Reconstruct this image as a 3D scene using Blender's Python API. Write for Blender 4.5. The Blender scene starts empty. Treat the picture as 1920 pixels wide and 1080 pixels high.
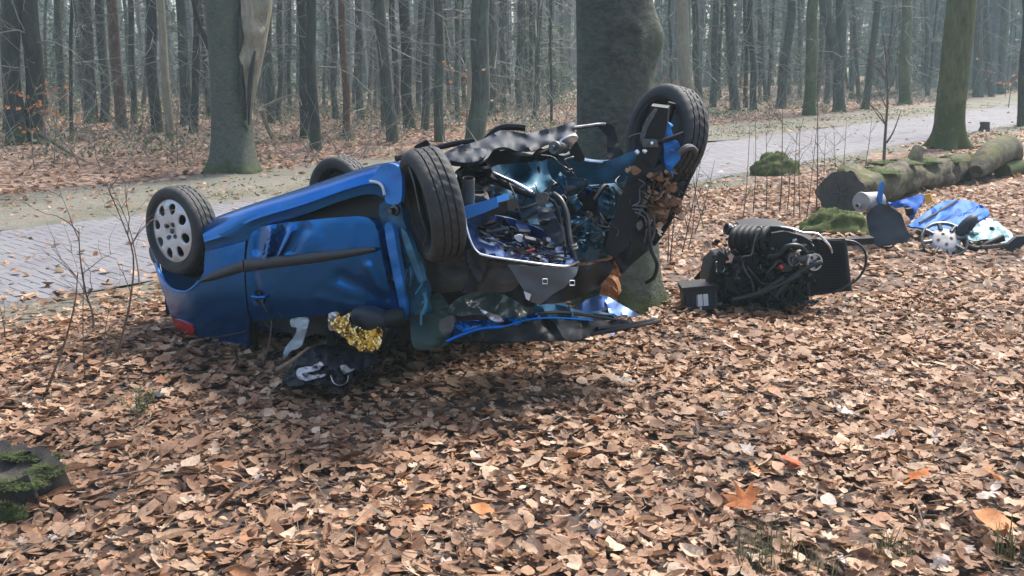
import bpy, bmesh, math, random
import numpy as np
from mathutils import Vector, Matrix, noise as mnoise
from mathutils.geometry import delaunay_2d_cdt

random.seed(7); rng = np.random.default_rng(11)
SC = bpy.context.scene; COL = SC.collection
# ------------------------------------------------------------------ camera
FPX = 1800.0; CAMH = 1.85; PITCH = math.atan(430 / 1800)
cam = bpy.data.cameras.new('camera'); camo = bpy.data.objects.new('camera', cam); COL.objects.link(camo)
cam.sensor_width = 36; cam.lens = 36 * FPX / 1920; cam.clip_start = 0.05; cam.clip_end = 800
camo.location = (0, 0, CAMH); camo.rotation_euler = (math.pi / 2 - PITCH, 0, 0)
SC.camera = camo
SC.render.resolution_x, SC.render.resolution_y = 1024, 576
# ------------------------------------------------------------------ sky, sun, exposure
SUN_DIR = Vector((0.62, 0.78, 0.0)).normalized(); SUN_EL = math.radians(57)
w = bpy.data.worlds.new('World'); SC.world = w; w.use_nodes = True
nt = w.node_tree; nt.nodes.clear()
sky = nt.nodes.new('ShaderNodeTexSky'); sky.sky_type = 'NISHITA'; sky.sun_disc = False
sky.sun_elevation = SUN_EL; sky.sun_rotation = math.atan2(SUN_DIR.x, SUN_DIR.y)
sky.dust_density = 3.5; sky.air_density = 1.0; sky.ozone_density = 1.0
bg = nt.nodes.new('ShaderNodeBackground'); bg.inputs[1].default_value = 0.15
wo = nt.nodes.new('ShaderNodeOutputWorld')
nt.links.new(sky.outputs[0], bg.inputs[0]); nt.links.new(bg.outputs[0], wo.inputs[0])
sl = bpy.data.lights.new('sun', 'SUN'); sl.energy = 3.0; sl.angle = math.radians(12.0); sl.color = (1.0, 0.97, 0.92)
so = bpy.data.objects.new('sun', sl); COL.objects.link(so)
sv = Vector((SUN_DIR.x * math.cos(SUN_EL), SUN_DIR.y * math.cos(SUN_EL), math.sin(SUN_EL)))
so.rotation_euler = sv.to_track_quat('Z', 'Y').to_euler(); so.location = (0, 0, 30)
vs = SC.view_settings; vs.view_transform = 'Standard'; vs.look = 'None'; vs.gamma = 1.0; vs.exposure = 1.28
vs.use_curve_mapping = False
cy = SC.cycles
cy.volume_bounces = 1; cy.max_bounces = 6; cy.diffuse_bounces = 3; cy.glossy_bounces = 3
cy.transmission_bounces = 4; cy.transparent_max_bounces = 8; cy.caustics_reflective = False; cy.caustics_refractive = False
cy.use_denoising = True

# ------------------------------------------------------------------ geometry of the view: where a sight line meets the ground or a plane
CP, SP = math.cos(PITCH), math.sin(PITCH)
def ray(px, py):
    u = (px - 960) / FPX; v = (540 - py) / FPX
    return Vector((u, CP + v * SP, -SP + v * CP))
C0 = Vector((0, 0, CAMH))
def G(px, py, z=0.0):
    d = ray(px, py); return C0 + d * ((z - CAMH) / d.z)
def P(px, py, y):
    d = ray(px, py); return C0 + d * (y / d.y)
# car axes: it lies on its roof, tail to the left, nose towards the right and the viewer
TH = math.radians(36)
EF = Vector((math.cos(TH), -math.sin(TH), 0)); EN = Vector((-math.sin(TH), -math.cos(TH), 0))
P0 = P(333, 432, 6.25)
def S(px, py, off=0.0):
    d = ray(px, py); return C0 + d * (((P0 - C0).dot(EN) + off) / d.dot(EN))
def W(s, lat, z):
    q = P0 + EF * s - EN * lat; q.z = z; return q
# road axes
RA = Vector((-3.93, 7.13, 0)); RD = Vector((0.661, 0.750, 0)).normalized(); RN = Vector((-RD.y, RD.x, 0))
ROADW = 3.5
def road_uv(x, y): return (x - RA.x) * RD.x + (y - RA.y) * RD.y, (x - RA.x) * RN.x + (y - RA.y) * RN.y
def sstep(a, b, x):
    t = min(1, max(0, (x - a) / (b - a))); return t * t * (3 - 2 * t)
def gh(x, y):
    u, v = road_uv(x, y)
    dd = max(-v, v - ROADW)                       # distance outside the road
    m = sstep(0.0, 1.0, dd) if v < 0 else sstep(2.0, 4.2, dd)
    n = mnoise.noise((x * .55, y * .55, 0)) * .05 + mnoise.noise((x * 1.7, y * 1.7, 3)) * .022
    far = sstep(18, 60, y) * mnoise.noise((x * .08, y * .08, 9)) * .5
    h = m * (n + far * sstep(1, 8, dd))
    if v > ROADW: h -= .03 * (1 - m)
    return h if dd > 0.12 else -0.07 + max(0, dd) * (.5 if v < 0 else .33)

# ------------------------------------------------------------------ materials
def _mat(name):
    m = bpy.data.materials.new(name); m.use_nodes = True
    t = m.node_tree; b = t.nodes['Principled BSDF']; return m, t, b
def ramp(t, fac, stops):
    r = t.nodes.new('ShaderNodeValToRGB'); e = r.color_ramp.elements
    while len(e) < len(stops): e.new(0.5)
    for el, (p, c) in zip(e, stops): el.position = p; el.color = (*c, 1)
    t.links.new(fac, r.inputs[0]); return r.outputs[0]
def noisetex(t, scale, detail=4, rough=.6, vec=None, dist=0):
    n = t.nodes.new('ShaderNodeTexNoise'); n.inputs['Scale'].default_value = scale
    n.inputs['Detail'].default_value = detail; n.inputs['Roughness'].default_value = rough; n.inputs['Distortion'].default_value = dist
    if vec is not None: t.links.new(vec, n.inputs['Vector'])
    return n.outputs[0]
def worldpos(t, sc=(1, 1, 1)):
    g = t.nodes.new('ShaderNodeNewGeometry'); mp = t.nodes.new('ShaderNodeMapping'); mp.inputs['Scale'].default_value = sc
    t.links.new(g.outputs['Position'], mp.inputs[0]); return mp.outputs[0]
def mixc(t, fac, a, b):
    m = t.nodes.new('ShaderNodeMix'); m.data_type = 'RGBA'
    if isinstance(fac, float): m.inputs[0].default_value = fac
    else: t.links.new(fac, m.inputs[0])
    for i, c in ((6, a), (7, b)):
        if isinstance(c, tuple): m.inputs[i].default_value = (*c, 1)
        else: t.links.new(c, m.inputs[i])
    return m.outputs[2]
def bump(t, b, h, strength=.4, dist=.01):
    n = t.nodes.new('ShaderNodeBump'); n.inputs['Strength'].default_value = strength; n.inputs['Distance'].default_value = dist
    t.links.new(h, n.inputs['Height']); t.links.new(n.outputs[0], b.inputs['Normal'])
def simple(name, c1, c2=None, scale=8, rough=.6, metal=0, bmp=0, bscale=60, coat=0, dirt=None, dirt_amt=.55, dscale=5, bdist=.006, spec=.5):
    m, t, b = _mat(name); wp = worldpos(t)
    c2 = c2 or tuple(x * .7 for x in c1)
    col = ramp(t, noisetex(t, scale, 5, .65, wp), [(.3, c1), (.7, c2)])
    if dirt:
        d = ramp(t, noisetex(t, dscale, 8, .7, wp), [(dirt_amt, (0, 0, 0)), (dirt_amt + .22, (1, 1, 1))])
        col = mixc(t, d, col, dirt)
        rr = t.nodes.new('ShaderNodeMapRange'); rr.inputs['To Min'].default_value = rough; rr.inputs['To Max'].default_value = .8
        t.links.new(d, rr.inputs[0]); t.links.new(rr.outputs[0], b.inputs['Roughness'])
    else: b.inputs['Roughness'].default_value = rough
    t.links.new(col, b.inputs['Base Color'])
    b.inputs['Metallic'].default_value = metal; b.inputs['Coat Weight'].default_value = coat; b.inputs['Coat Roughness'].default_value = .06
    b.inputs['Specular IOR Level'].default_value = spec
    if bmp: bump(t, b, noisetex(t, bscale, 6, .7, wp), bmp, bdist)
    return m
MT = {}
def scratch(m, amt=.5, col=(.30, .36, .45), mud=(.10, .075, .055)):
    t = m.node_tree; b = t.nodes['Principled BSDF']; c = b.inputs['Base Color'].links[0].from_socket
    for sc_, th in (((6, 6, 90), .70), ((70, 8, 14), .72), ((10, 60, 22), .73)):
        n = noisetex(t, 1.0, 4, .6, worldpos(t, sc_), .8); f = ramp(t, n, [(th, (0, 0, 0)), (th + .03, (amt, amt, amt))]); c = mixc(t, f, c, col)
    f = ramp(t, noisetex(t, 3.5, 8, .75, worldpos(t)), [(.58, (0, 0, 0)), (.76, (.28, .28, .28))]); c = mixc(t, f, c, mud)
    t.links.new(c, b.inputs['Base Color']); return m
MT['paint'] = scratch(simple('blue_car_paint', (.0, .10, .35), (.0, .115, .39), 2.2, .24, .85, .08, 7, .12, bdist=.03), .45, (.14, .26, .40), (.06, .06, .06))
MT['paint_flat'] = simple('scuffed_blue_paint', (.016, .11, .42), (.022, .13, .47), 9, .6, 0, .1, 12, 0, dirt=(.06, .17, .45), dirt_amt=.62, dscale=14, spec=.2, bdist=.02)
MT['dirty_steel'] = simple('dull_dirty_steel', (.34, .33, .32), (.22, .21, .20), 10, .5, .2, .2, 50)
MT['paint_dark'] = simple('dirty_blue_inner_paint', (.004, .05, .20), (.006, .03, .10), 8, .55, .1, .2, 14, .05, dirt=(.012, .012, .014), dirt_amt=.48, dscale=10)
MT['greyplastic'] = simple('grey_undertray_plastic', (.085, .09, .096), (.065, .07, .075), 5, .5, 0, .1, 40, 0, spec=.4)
MT['paint_bright'] = simple('torn_blue_paint', (.012, .15, .46), (.02, .19, .52), 6, .6, .1, .15, 10, .05, dirt=(.04, .08, .18), dirt_amt=.58, dscale=14, bdist=.02)
MT['teal'] = simple('blue_primer_inner_panel', (.016, .12, .21), (.010, .075, .14), 7, .6, .1, .3, 22, .05, dirt=(.03, .03, .03), dirt_amt=.5, dscale=11)
MT['teal_light'] = simple('pale_teal_inner_metal', (.035, .17, .26), (.02, .10, .17), 9, .6, .1, .3, 22, .05, dirt=(.03, .03, .03), dirt_amt=.56, dscale=13)
MT['pale_blue'] = simple('pale_blue_crumpled_metal', (.20, .33, .62), (.12, .24, .55), 7, .35, .4, .25, 15, .6, bdist=.02)
MT['blackplastic'] = simple('black_plastic', (.009, .009, .010), (.015, .015, .016), 10, .6, 0, .15, 90, 0, dirt=(.035, .03, .025), dirt_amt=.62, dscale=6, spec=.3)
MT['slateplastic'] = simple('dark_slate_plastic', (.018, .022, .030), (.028, .032, .042), 4, .55, 0, .1, 40, 0, dirt=(.06, .05, .042), dirt_amt=.62, dscale=5, spec=.3)
MT['blackmetal'] = simple('oily_black_metal', (.007, .007, .008), (.018, .018, .019), 14, .5, .4, .4, 40, 0, dirt=(.014, .012, .010), dirt_amt=.58, dscale=16, spec=.35)
MT['greymetal'] = simple('grey_cast_metal', (.16, .16, .165), (.06, .06, .063), 20, .45, .8, .4, 60)
MT['underseal'] = simple('grey_underseal', (.042, .046, .055), (.03, .033, .04), 3, .6, .0, .1, 30, 0, spec=.25)
MT['silver'] = simple('silver_metal', (.62, .62, .63), (.45, .45, .46), 18, .3, .85, .1, 60)
MT['chrome'] = simple('bare_bright_steel', (.7, .72, .75), (.55, .57, .6), 18, .25, 1)
MT['hubcap'] = simple('silver_hubcap_plastic', (.60, .60, .61), (.48, .475, .47), 9, .36, .3, .05, 50, .3, dirt=(.2, .17, .14), dirt_amt=.64, dscale=11)
MT['rubber'] = simple('tyre_rubber', (.020, .020, .021), (.034, .033, .032), 10, .72, 0, .2, 80, 0, dirt=(.075, .06, .048), dirt_amt=.54, dscale=8)
MT['strip'] = simple('grey_rubbing_strip', (.026, .028, .030), (.036, .038, .040), 8, .65, 0, .1, 60, 0, dirt=(.06, .055, .05), dirt_amt=.6, dscale=10)
MT['red'] = simple('red_lamp_plastic', (.35, .012, .012), (.5, .02, .02), 12, .2, 0, .1, 30, .6)
MT['white'] = simple('white_plastic', (.62, .64, .65), (.5, .52, .53), 12, .6)
MT['airbag'] = simple('white_airbag_cloth', (.46, .52, .54), (.34, .40, .42), 14, .85, 0, .4, 70)
MT['cloth'] = simple('black_jacket_cloth', (.008, .009, .012), (.02, .021, .026), 10, .9, 0, .5, 120)
MT['clothwhite'] = simple('white_jacket_print', (.6, .58, .6), (.42, .4, .42), 25, .85, 0, .3, 90)
MT['darkgreen'] = simple('dark_green_headlining', (.016, .035, .032), (.03, .055, .045), 6, .8, 0, .3, 40)
MT['orangeplastic'] = simple('amber_plate', (.62, .32, .03), (.5, .22, .02), 20, .5, 0, .2, 40)
MT['redwire'] = simple('red_plastic', (.5, .03, .03), (.35, .02, .02), 20, .45)
MT['stick'] = simple('dead_stick_bark', (.24, .17, .12), (.12, .085, .06), 40, .85, 0, .5, 80)
MT['wood_scar'] = simple('raw_splintered_wood', (.46, .22, .08), (.30, .12, .045), 16, .8, 0, .8, 30, bdist=.02)
MT['twig'] = simple('sapling_bark', (.16, .11, .075), (.085, .06, .045), 30, .85)
MT['cable'] = simple('black_cable', (.008, .008, .009), (.013, .013, .014), 10, .4)
MT['belt'] = simple('worn_rubber_belt', (.014, .0135, .013), (.026, .024, .022), 20, .6)
MT['rust'] = simple('rusty_steel', (.14, .06, .03), (.05, .03, .022), 14, .7, .4, .5, 50)
MT['fabricgrey'] = simple('grey_liner_felt', (.085, .075, .066), (.05, .045, .042), 8, .9, 0, .5, 70)
def glassmat(name, c1, c2, alpha_rough=.35):
    m = simple(name, c1, c2, 30, alpha_rough, 0, .9, 140, .5, bdist=.004); b = m.node_tree.nodes['Principled BSDF']
    b.inputs['Transmission Weight'].default_value = .25; return m
MT['glass_green'] = glassmat('shattered_green_glass', (.035, .058, .045), (.042, .068, .054))
MT['glass_pale'] = glassmat('shattered_pale_glass', (.30, .50, .50), (.22, .40, .42))
def foil():
    m, t, b = _mat('gold_foil'); wp = worldpos(t)
    b.inputs['Base Color'].default_value = (.90, .72, .36, 1); b.inputs['Metallic'].default_value = 1; b.inputs['Roughness'].default_value = .16
    bump(t, b, noisetex(t, 55, 3, .5, wp), .4, .01); return m
MT['foil'] = foil()
def leafmat(name, stops, trans=.25, rnd=True):
    m, t, b = _mat(name)
    g = t.nodes.new('ShaderNodeNewGeometry'); oi = t.nodes.new('ShaderNodeObjectInfo')
    a = t.nodes.new('ShaderNodeMath'); a.operation = 'ADD'; t.links.new(g.outputs['Random Per Island'], a.inputs[0]); t.links.new(oi.outputs['Random'], a.inputs[1])
    fr = t.nodes.new('ShaderNodeMath'); fr.operation = 'FRACT'; t.links.new(a.outputs[0], fr.inputs[0])
    col = ramp(t, fr.outputs[0], stops)
    wp = worldpos(t); n = ramp(t, noisetex(t, 55, 7, .75, wp), [(.30, (.42, .38, .35)), (.55, (1.0, .98, .96)), (.75, (1.15, 1.12, 1.08))])
    mm = t.nodes.new('ShaderNodeMix'); mm.data_type = 'RGBA'; mm.blend_type = 'MULTIPLY'; mm.inputs[0].default_value = .8
    t.links.new(col, mm.inputs[6]); t.links.new(n, mm.inputs[7]); col = mm.outputs[2]
    dp = ramp(t, noisetex(t, 1.7, 5, .65, wp), [(.38, (.52, .47, .45)), (.52, (1, 1, 1))]); m2 = t.nodes.new('ShaderNodeMix'); m2.data_type = 'RGBA'; m2.blend_type = 'MULTIPLY'; m2.inputs[0].default_value = .8
    t.links.new(col, m2.inputs[6]); t.links.new(dp, m2.inputs[7]); col = m2.outputs[2]          # damp patches
    t.links.new(col, b.inputs['Base Color']); b.inputs['Roughness'].default_value = .62; b.inputs['Specular IOR Level'].default_value = .35
    tr = t.nodes.new('ShaderNodeBsdfTranslucent'); t.links.new(col, tr.inputs[0])
    mx = t.nodes.new('ShaderNodeMixShader'); mx.inputs[0].default_value = trans
    o = t.nodes['Material Output']; t.links.new(b.outputs[0], mx.inputs[1]); t.links.new(tr.outputs[0], mx.inputs[2]); t.links.new(mx.outputs[0], o.inputs[0])
    return m
BROWNS = [(0, (.075, .036, .020)), (.10, (.20, .098, .052)), (.25, (.34, .20, .120)), (.4, (.28, .15, .084)), (.55, (.42, .272, .168)), (.7, (.37, .212, .122)), (.82, (.48, .33, .21)), (.92, (.60, .47, .35)), (1, (.42, .19, .08))]
MT['leaf'] = leafmat('dead_brown_leaf', BROWNS)
MT['leaf_orange'] = leafmat('orange_leaf', [(0, (.5, .17, .05)), (1, (.6, .27, .10))])
MT['leaf_red'] = leafmat('red_orange_leaf', [(0, (.55, .09, .03)), (1, (.62, .14, .04))])
MT['leaf_pale'] = leafmat('bleached_leaf', [(0, (.46, .39, .34)), (1, (.55, .50, .46))])
MT['needle'] = leafmat('conifer_needles', [(0, (.035, .075, .04)), (.5, (.06, .11, .06)), (1, (.09, .14, .08))], .2)
MT['grass'] = leafmat('grass_blade', [(0, (.05, .08, .03)), (.5, (.10, .13, .05)), (1, (.22, .20, .11))], .3)
MT['herb'] = leafmat('bilberry_leaf', [(0, (.06, .10, .04)), (.4, (.11, .15, .06)), (.75, (.17, .18, .09)), (1, (.22, .19, .12))], .35)
MT['copper'] = leafmat('dry_copper_leaf', [(0, (.42, .17, .07)), (1, (.55, .27, .13))], .4)
def floormat():
    m, t, b = _mat('leafy_soil'); wp = worldpos(t)
    v = t.nodes.new('ShaderNodeTexVoronoi'); v.inputs['Scale'].default_value = 15; v.inputs['Randomness'].default_value = 1; t.links.new(wp, v.inputs['Vector'])
    sp = t.nodes.new('ShaderNodeSeparateColor'); t.links.new(v.outputs['Color'], sp.inputs[0])
    near = ramp(t, sp.outputs[0], [(0, (.05, .03, .02)), (.35, (.13, .07, .045)), (.6, (.24, .14, .09)), (.85, (.34, .21, .14)), (1, (.46, .32, .23))])
    soil = ramp(t, noisetex(t, 9, 6, .7, wp), [(.3, (.03, .02, .014)), (.7, (.09, .055, .036))])
    g = t.nodes.new('ShaderNodeNewGeometry'); sx = t.nodes.new('ShaderNodeSeparateXYZ'); t.links.new(g.outputs['Position'], sx.inputs[0])
    mr = t.nodes.new('ShaderNodeMapRange'); mr.inputs['From Min'].default_value = 7; mr.inputs['From Max'].default_value = 16; t.links.new(sx.outputs[1], mr.inputs[0])
    col = mixc(t, mr.outputs[0], soil, near)
    # mossy and grassy patches far under the trees
    gf = ramp(t, noisetex(t, .35, 5, .6, wp), [(.47, (0, 0, 0)), (.62, (.8, .8, .8))])
    mr2 = t.nodes.new('ShaderNodeMapRange'); mr2.inputs['From Min'].default_value = 15; mr2.inputs['From Max'].default_value = 26; t.links.new(sx.outputs[1], mr2.inputs[0])
    mu = t.nodes.new('ShaderNodeMath'); mu.operation = 'MULTIPLY'; t.links.new(gf, mu.inputs[0]); t.links.new(mr2.outputs[0], mu.inputs[1])
    col = mixc(t, mu.outputs[0], col, (.12, .13, .07))
    t.links.new(col, b.inputs['Base Color']); b.inputs['Roughness'].default_value = .9
    bump(t, b, v.outputs['Distance'], .7, .03); return m
MT['floor'] = floormat()
def vergemat(name, stops, sc):
    m, t, b = _mat(name); wp = worldpos(t)
    col = ramp(t, noisetex(t, sc, 7, .68, wp), stops)
    col2 = ramp(t, noisetex(t, .9, 5, .6, wp), [(.36, (.10, .105, .055)), (.56, (.21, .185, .145))])
    t.links.new(mixc(t, .5, col, col2), b.inputs['Base Color']); b.inputs['Roughness'].default_value = .95
    bump(t, b, noisetex(t, 14, 8, .8, wp), 1.0, .05); return m
MT['verge'] = vergemat('sandy_grass_verge', [(.3, (.085, .075, .048)), (.5, (.17, .155, .115)), (.7, (.23, .215, .175))], 7)
def brickmat():
    m, t, b = _mat('purple_clay_paver'); wp = worldpos(t)
    g = t.nodes.new('ShaderNodeNewGeometry'); oi = t.nodes.new('ShaderNodeObjectInfo')
    a = t.nodes.new('ShaderNodeMath'); a.operation = 'ADD'; t.links.new(g.outputs['Random Per Island'], a.inputs[0]); t.links.new(oi.outputs['Random'], a.inputs[1])
    fr = t.nodes.new('ShaderNodeMath'); fr.operation = 'FRACT'; t.links.new(a.outputs[0], fr.inputs[0])
    col = ramp(t, fr.outputs[0], [(0, (.108, .102, .11)), (.4, (.132, .122, .13)), (.7, (.126, .12, .132)), (1, (.155, .143, .148))])
    n = ramp(t, noisetex(t, 1.3, 7, .7, wp), [(.4, (0, 0, 0)), (.65, (.75, .75, .75))])
    col = mixc(t, n, col, (.145, .145, .148))
    t.links.new(col, b.inputs['Base Color']); b.inputs['Roughness'].default_value = .75
    bump(t, b, noisetex(t, 90, 5, .7, wp), .4, .004); return m
MT['brick'] = brickmat()
MT['sand'] = simple('joint_sand', (.12, .115, .115), (.098, .092, .09), 12, .95, 0, .5, 60)
def barkmat(name, c1, c2, c3, vs=(14, 14, 3), moss=.5, mossh=.9, horiz=False, bstr=.6, mc=(.055, .068, .022)):
    m, t, b = _mat(name); oc = t.nodes.new('ShaderNodeTexCoord'); mp = t.nodes.new('ShaderNodeMapping')
    mp.inputs['Scale'].default_value = vs; t.links.new(oc.outputs['Object'], mp.inputs[0])
    n1 = noisetex(t, 1.0, 7, .68, mp.outputs[0], .6)
    col = ramp(t, n1, [(.28, c1), (.5, c2), (.72, c3)])
    wp = worldpos(t); big = noisetex(t, 1.6, 4, .6, wp)
    col = mixc(t, ramp(t, big, [(.45, (0, 0, 0)), (.68, (.55, .55, .55))]), col, tuple(x * 1.0 for x in (c3[0] * .75, c3[1] * .95, c3[2] * .75)))
    g = t.nodes.new('ShaderNodeNewGeometry'); sx = t.nodes.new('ShaderNodeSeparateXYZ'); t.links.new(g.outputs['Position'], sx.inputs[0])
    mr = t.nodes.new('ShaderNodeMapRange'); mr.inputs['From Min'].default_value = mossh; mr.inputs['From Max'].default_value = 0.0
    mr.inputs['To Min'].default_value = 0; mr.inputs['To Max'].default_value = 1; t.links.new(sx.outputs[2], mr.inputs[0])
    ma = t.nodes.new('ShaderNodeMath'); ma.operation = 'MULTIPLY_ADD'; t.links.new(noisetex(t, 7, 7, .75, wp), ma.inputs[0]); ma.inputs[1].default_value = 2.2; ma.inputs[2].default_value = -1.1
    ab = t.nodes.new('ShaderNodeMath'); ab.operation = 'ADD'; t.links.new(ma.outputs[0], ab.inputs[0]); t.links.new(mr.outputs[0], ab.inputs[1])
    ad = t.nodes.new('ShaderNodeMath'); ad.operation = 'MULTIPLY'; t.links.new(ramp(t, ab.outputs[0], [(.55, (0, 0, 0)), (.8, (1, 1, 1))]), ad.inputs[0]); ad.inputs[1].default_value = .7
    am = t.nodes.new('ShaderNodeMath'); am.operation = 'MULTIPLY'; am.inputs[1].default_value = moss * 1.6; am.use_clamp = True; t.links.new(ad.outputs[0], am.inputs[0])
    col = mixc(t, am.outputs[0], col, mc)
    t.links.new(col, b.inputs['Base Color']); b.inputs['Roughness'].default_value = .9; b.inputs['Specular IOR Level'].default_value = .2
    bump(t, b, n1, bstr, .03); return m
MT['bark'] = barkmat('grey_brown_bark', (.028, .030, .026), (.066, .068, .058), (.12, .12, .102))
MT['twig_pale'] = simple('pale_dead_twigs', (.20, .195, .175), (.11, .105, .09), 30, .9)
MT['far_bark'] = simple('far_haze_tinted_bark', (.075, .10, .10), (.13, .16, .16), 3, .95)  # grey bark paled towards teal, distance haze put into its colour
MT['bark_dark'] = barkmat('dark_bark', (.018, .018, .017), (.042, .040, .036), (.08, .075, .066), bstr=.9)
MT['bark_red'] = barkmat('reddish_pine_bark', (.06, .035, .028), (.12, .07, .055), (.18, .115, .09), vs=(18, 18, 5), moss=.2)
MT['bark_pale'] = barkmat('pale_peeled_bark', (.16, .13, .095), (.25, .21, .155), (.34, .29, .22), moss=.3)
MT['bark_green'] = barkmat('mossy_green_bark', (.04, .045, .025), (.085, .09, .045), (.15, .15, .085), moss=.9, mossh=2.5)
MT['beech'] = barkmat('smooth_beech_bark', (.042, .044, .036), (.085, .087, .070), (.14, .138, .112), vs=(16, 16, 26), moss=.8, mossh=.45, bstr=.7)
MT['log'] = barkmat('weathered_log_bark', (.07, .06, .042), (.17, .145, .105), (.30, .265, .21), vs=(5, 5, 5), moss=.0, bstr=.8)
def logmat():
    m = barkmat('mossy_log_bark', (.028, .024, .017), (.085, .072, .05), (.19, .165, .125), vs=(7, 7, 7), moss=.0, bstr=1.0); t = m.node_tree; b = t.nodes['Principled BSDF']
    col = b.inputs['Base Color'].links[0].from_socket; g = t.nodes.new('ShaderNodeNewGeometry'); sx = t.nodes.new('ShaderNodeSeparateXYZ'); t.links.new(g.outputs['True Normal'], sx.inputs[0])
    mr = t.nodes.new('ShaderNodeMapRange'); mr.inputs['From Min'].default_value = .25; mr.inputs['From Max'].default_value = .8; t.links.new(sx.outputs[2], mr.inputs[0])
    n = ramp(t, noisetex(t, 3.2, 6, .7, worldpos(t)), [(.50, (0, 0, 0)), (.60, (.8, .8, .8))]); mu = t.nodes.new('ShaderNodeMath'); mu.operation = 'MULTIPLY'; t.links.new(mr.outputs[0], mu.inputs[0]); t.links.new(n, mu.inputs[1])
    t.links.new(mixc(t, mu.outputs[0], col, (.115, .115, .035)), b.inputs['Base Color']); return m
MT['log'] = logmat()
MT['cutwood'] = simple('dark_weathered_cut_wood', (.040, .038, .034), (.085, .078, .068), 9, .9, 0, .6, 60)
MT['moss'] = simple('moss', (.105, .13, .026), (.04, .056, .013), 18, .95, 0, 1.0, 120, bdist=.02)
MT['deadwood'] = simple('rotten_wood', (.03, .026, .022), (.085, .066, .05), 12, .9, 0, .8, 60)

# ------------------------------------------------------------------ mesh helpers
ORG = {}                                            # world origin of every object that can be a parent
def raw_mesh(name, V, F, mat, sharp=40, mats=None, fmat=None):
    me = bpy.data.meshes.new(name)
    me.from_pydata([tuple(v) for v in V], [], F)
    me.materials.append(mat)
    for m in (mats or []): me.materials.append(m)
    if fmat: me.polygons.foreach_set('material_index', fmat)
    me.validate()
    if sharp is not None:
        me.shade_smooth(); me.set_sharp_from_angle(angle=math.radians(sharp))
    me.update(); return me
def link(name, me, parent=None, org=Vector((0, 0, 0))):
    o = bpy.data.objects.new(name, me); COL.objects.link(o)
    if parent is not None:
        o.parent = parent; o.location = Vector(org) - ORG[parent.name]
    else: o.location = org
    ORG[o.name] = Vector(org); return o
def tag(o, label, cat=None, group=None, kind=None):
    if label: o['label'] = label
    if cat: o['category'] = cat
    if group: o['group'] = group
    if kind: o['kind'] = kind
    return o
def thing(name, loc, label, cat, group=None):
    return tag(link(name, None, None, Vector(loc)), label, cat, group)
def part_empty(name, parent, loc): return link(name, None, parent, Vector(loc))
def frame_of(d):
    d = Vector(d).normalized(); a = Vector((0, 0, 1)) if abs(d.z) < .9 else Vector((1, 0, 0))
    x = d.cross(a).normalized(); return x, d.cross(x).normalized(), d
class MB:
    def __init__(s): s.V = []; s.F = []; s.fm = []
    def add(s, V, F, m=0):
        k = len(s.V); s.V += [Vector(v) for v in V]; s.F += [tuple(i + k for i in f) for f in F]; s.fm += [m] * len(F); return s
    def tube(s, pts, r, sides=8, m=0, cap=True):
        pts = [Vector(p) for p in pts]; n = len(pts)
        rs = r if isinstance(r, (list, tuple)) else [r] * n
        V = []; F = []; x = None
        for i, p in enumerate(pts):
            d = (pts[min(i + 1, n - 1)] - pts[max(i - 1, 0)])
            if d.length < 1e-9: d = Vector((0, 0, 1))
            d.normalize()
            if x is None: x = frame_of(d)[0]
            else:
                x = x - d * x.dot(d)
                x = x.normalized() if x.length > 1e-6 else frame_of(d)[0]
            y = d.cross(x)
            for k in range(sides):
                a = 2 * math.pi * k / sides; V.append(p + (x * math.cos(a) + y * math.sin(a)) * rs[i])
        for i in range(n - 1):
            for k in range(sides):
                a, b = i * sides + k, i * sides + (k + 1) % sides; F.append((a, b, b + sides, a + sides))
        if cap: F.append(tuple(range(sides))[::-1]); F.append(tuple(range((n - 1) * sides, n * sides)))
        return s.add(V, F, m)
    def box(s, c, ax, ay, az, m=0):
        c = Vector(c); ax, ay, az = Vector(ax), Vector(ay), Vector(az)
        V = [c + ax * i + ay * j + az * k for i in (-1, 1) for j in (-1, 1) for k in (-1, 1)]
        return s.add(V, [(0, 1, 3, 2), (4, 6, 7, 5), (0, 4, 5, 1), (2, 3, 7, 6), (0, 2, 6, 4), (1, 5, 7, 3)], m)
    def lathe(s, c, axis, prof, seg=32, m=0, wob=None):
        """prof: (radius, height along axis)"""
        x, y, d = frame_of(axis); c = Vector(c); V = []; F = []
        for i in range(seg):
            a = 2 * math.pi * i / seg
            for j, (r, h) in enumerate(prof):
                rr = r if wob is None else r + wob(i, j)
                V.append(c + (x * math.cos(a) + y * math.sin(a)) * rr + d * h)
        n = len(prof)
        for i in range(seg):
            for j in range(n - 1):
                a, b = i * n + j, ((i + 1) % seg) * n + j; F.append((a, b, b + 1, a + 1))
        return s.add(V, F, m)
    def prism(s, front, vec, m=0, bev=.0):
        """front: list of world points; extruded by vec, front edge slightly rounded"""
        front = [Vector(p) for p in front]; n = len(front); vec = Vector(vec); c = sum(front, Vector()) / n
        lay = [[c + (p - c) * (1 - bev) for p in front]] if bev else []
        lay += [[p + vec * (.12 if bev else 0) for p in front], [p + vec for p in front]]
        V = [p for l in lay for p in l]; F = []
        for L in range(len(lay) - 1):
            for i in range(n):
                j = (i + 1) % n; F.append((L * n + i, L * n + j, (L + 1) * n + j, (L + 1) * n + i))
        F.append(tuple(range(n))[::-1]); F.append(tuple(range((len(lay) - 1) * n, len(lay) * n)))
        return s.add(V, F, m)
    def build(s, name, mat, parent=None, sharp=40, mats=None, origin=None):
        bm = np.array([v[:] for v in s.V]); lo, hi = bm.min(0), bm.max(0)
        c = Vector(origin) if origin is not None else Vector(((lo[0] + hi[0]) / 2, (lo[1] + hi[1]) / 2, lo[2] if parent is None else (lo[2] + hi[2]) / 2))
        me = raw_mesh(name, [v - c for v in s.V], s.F, mat, sharp, mats, s.fm if mats else None)
        return link(name, me, parent, c)
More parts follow.
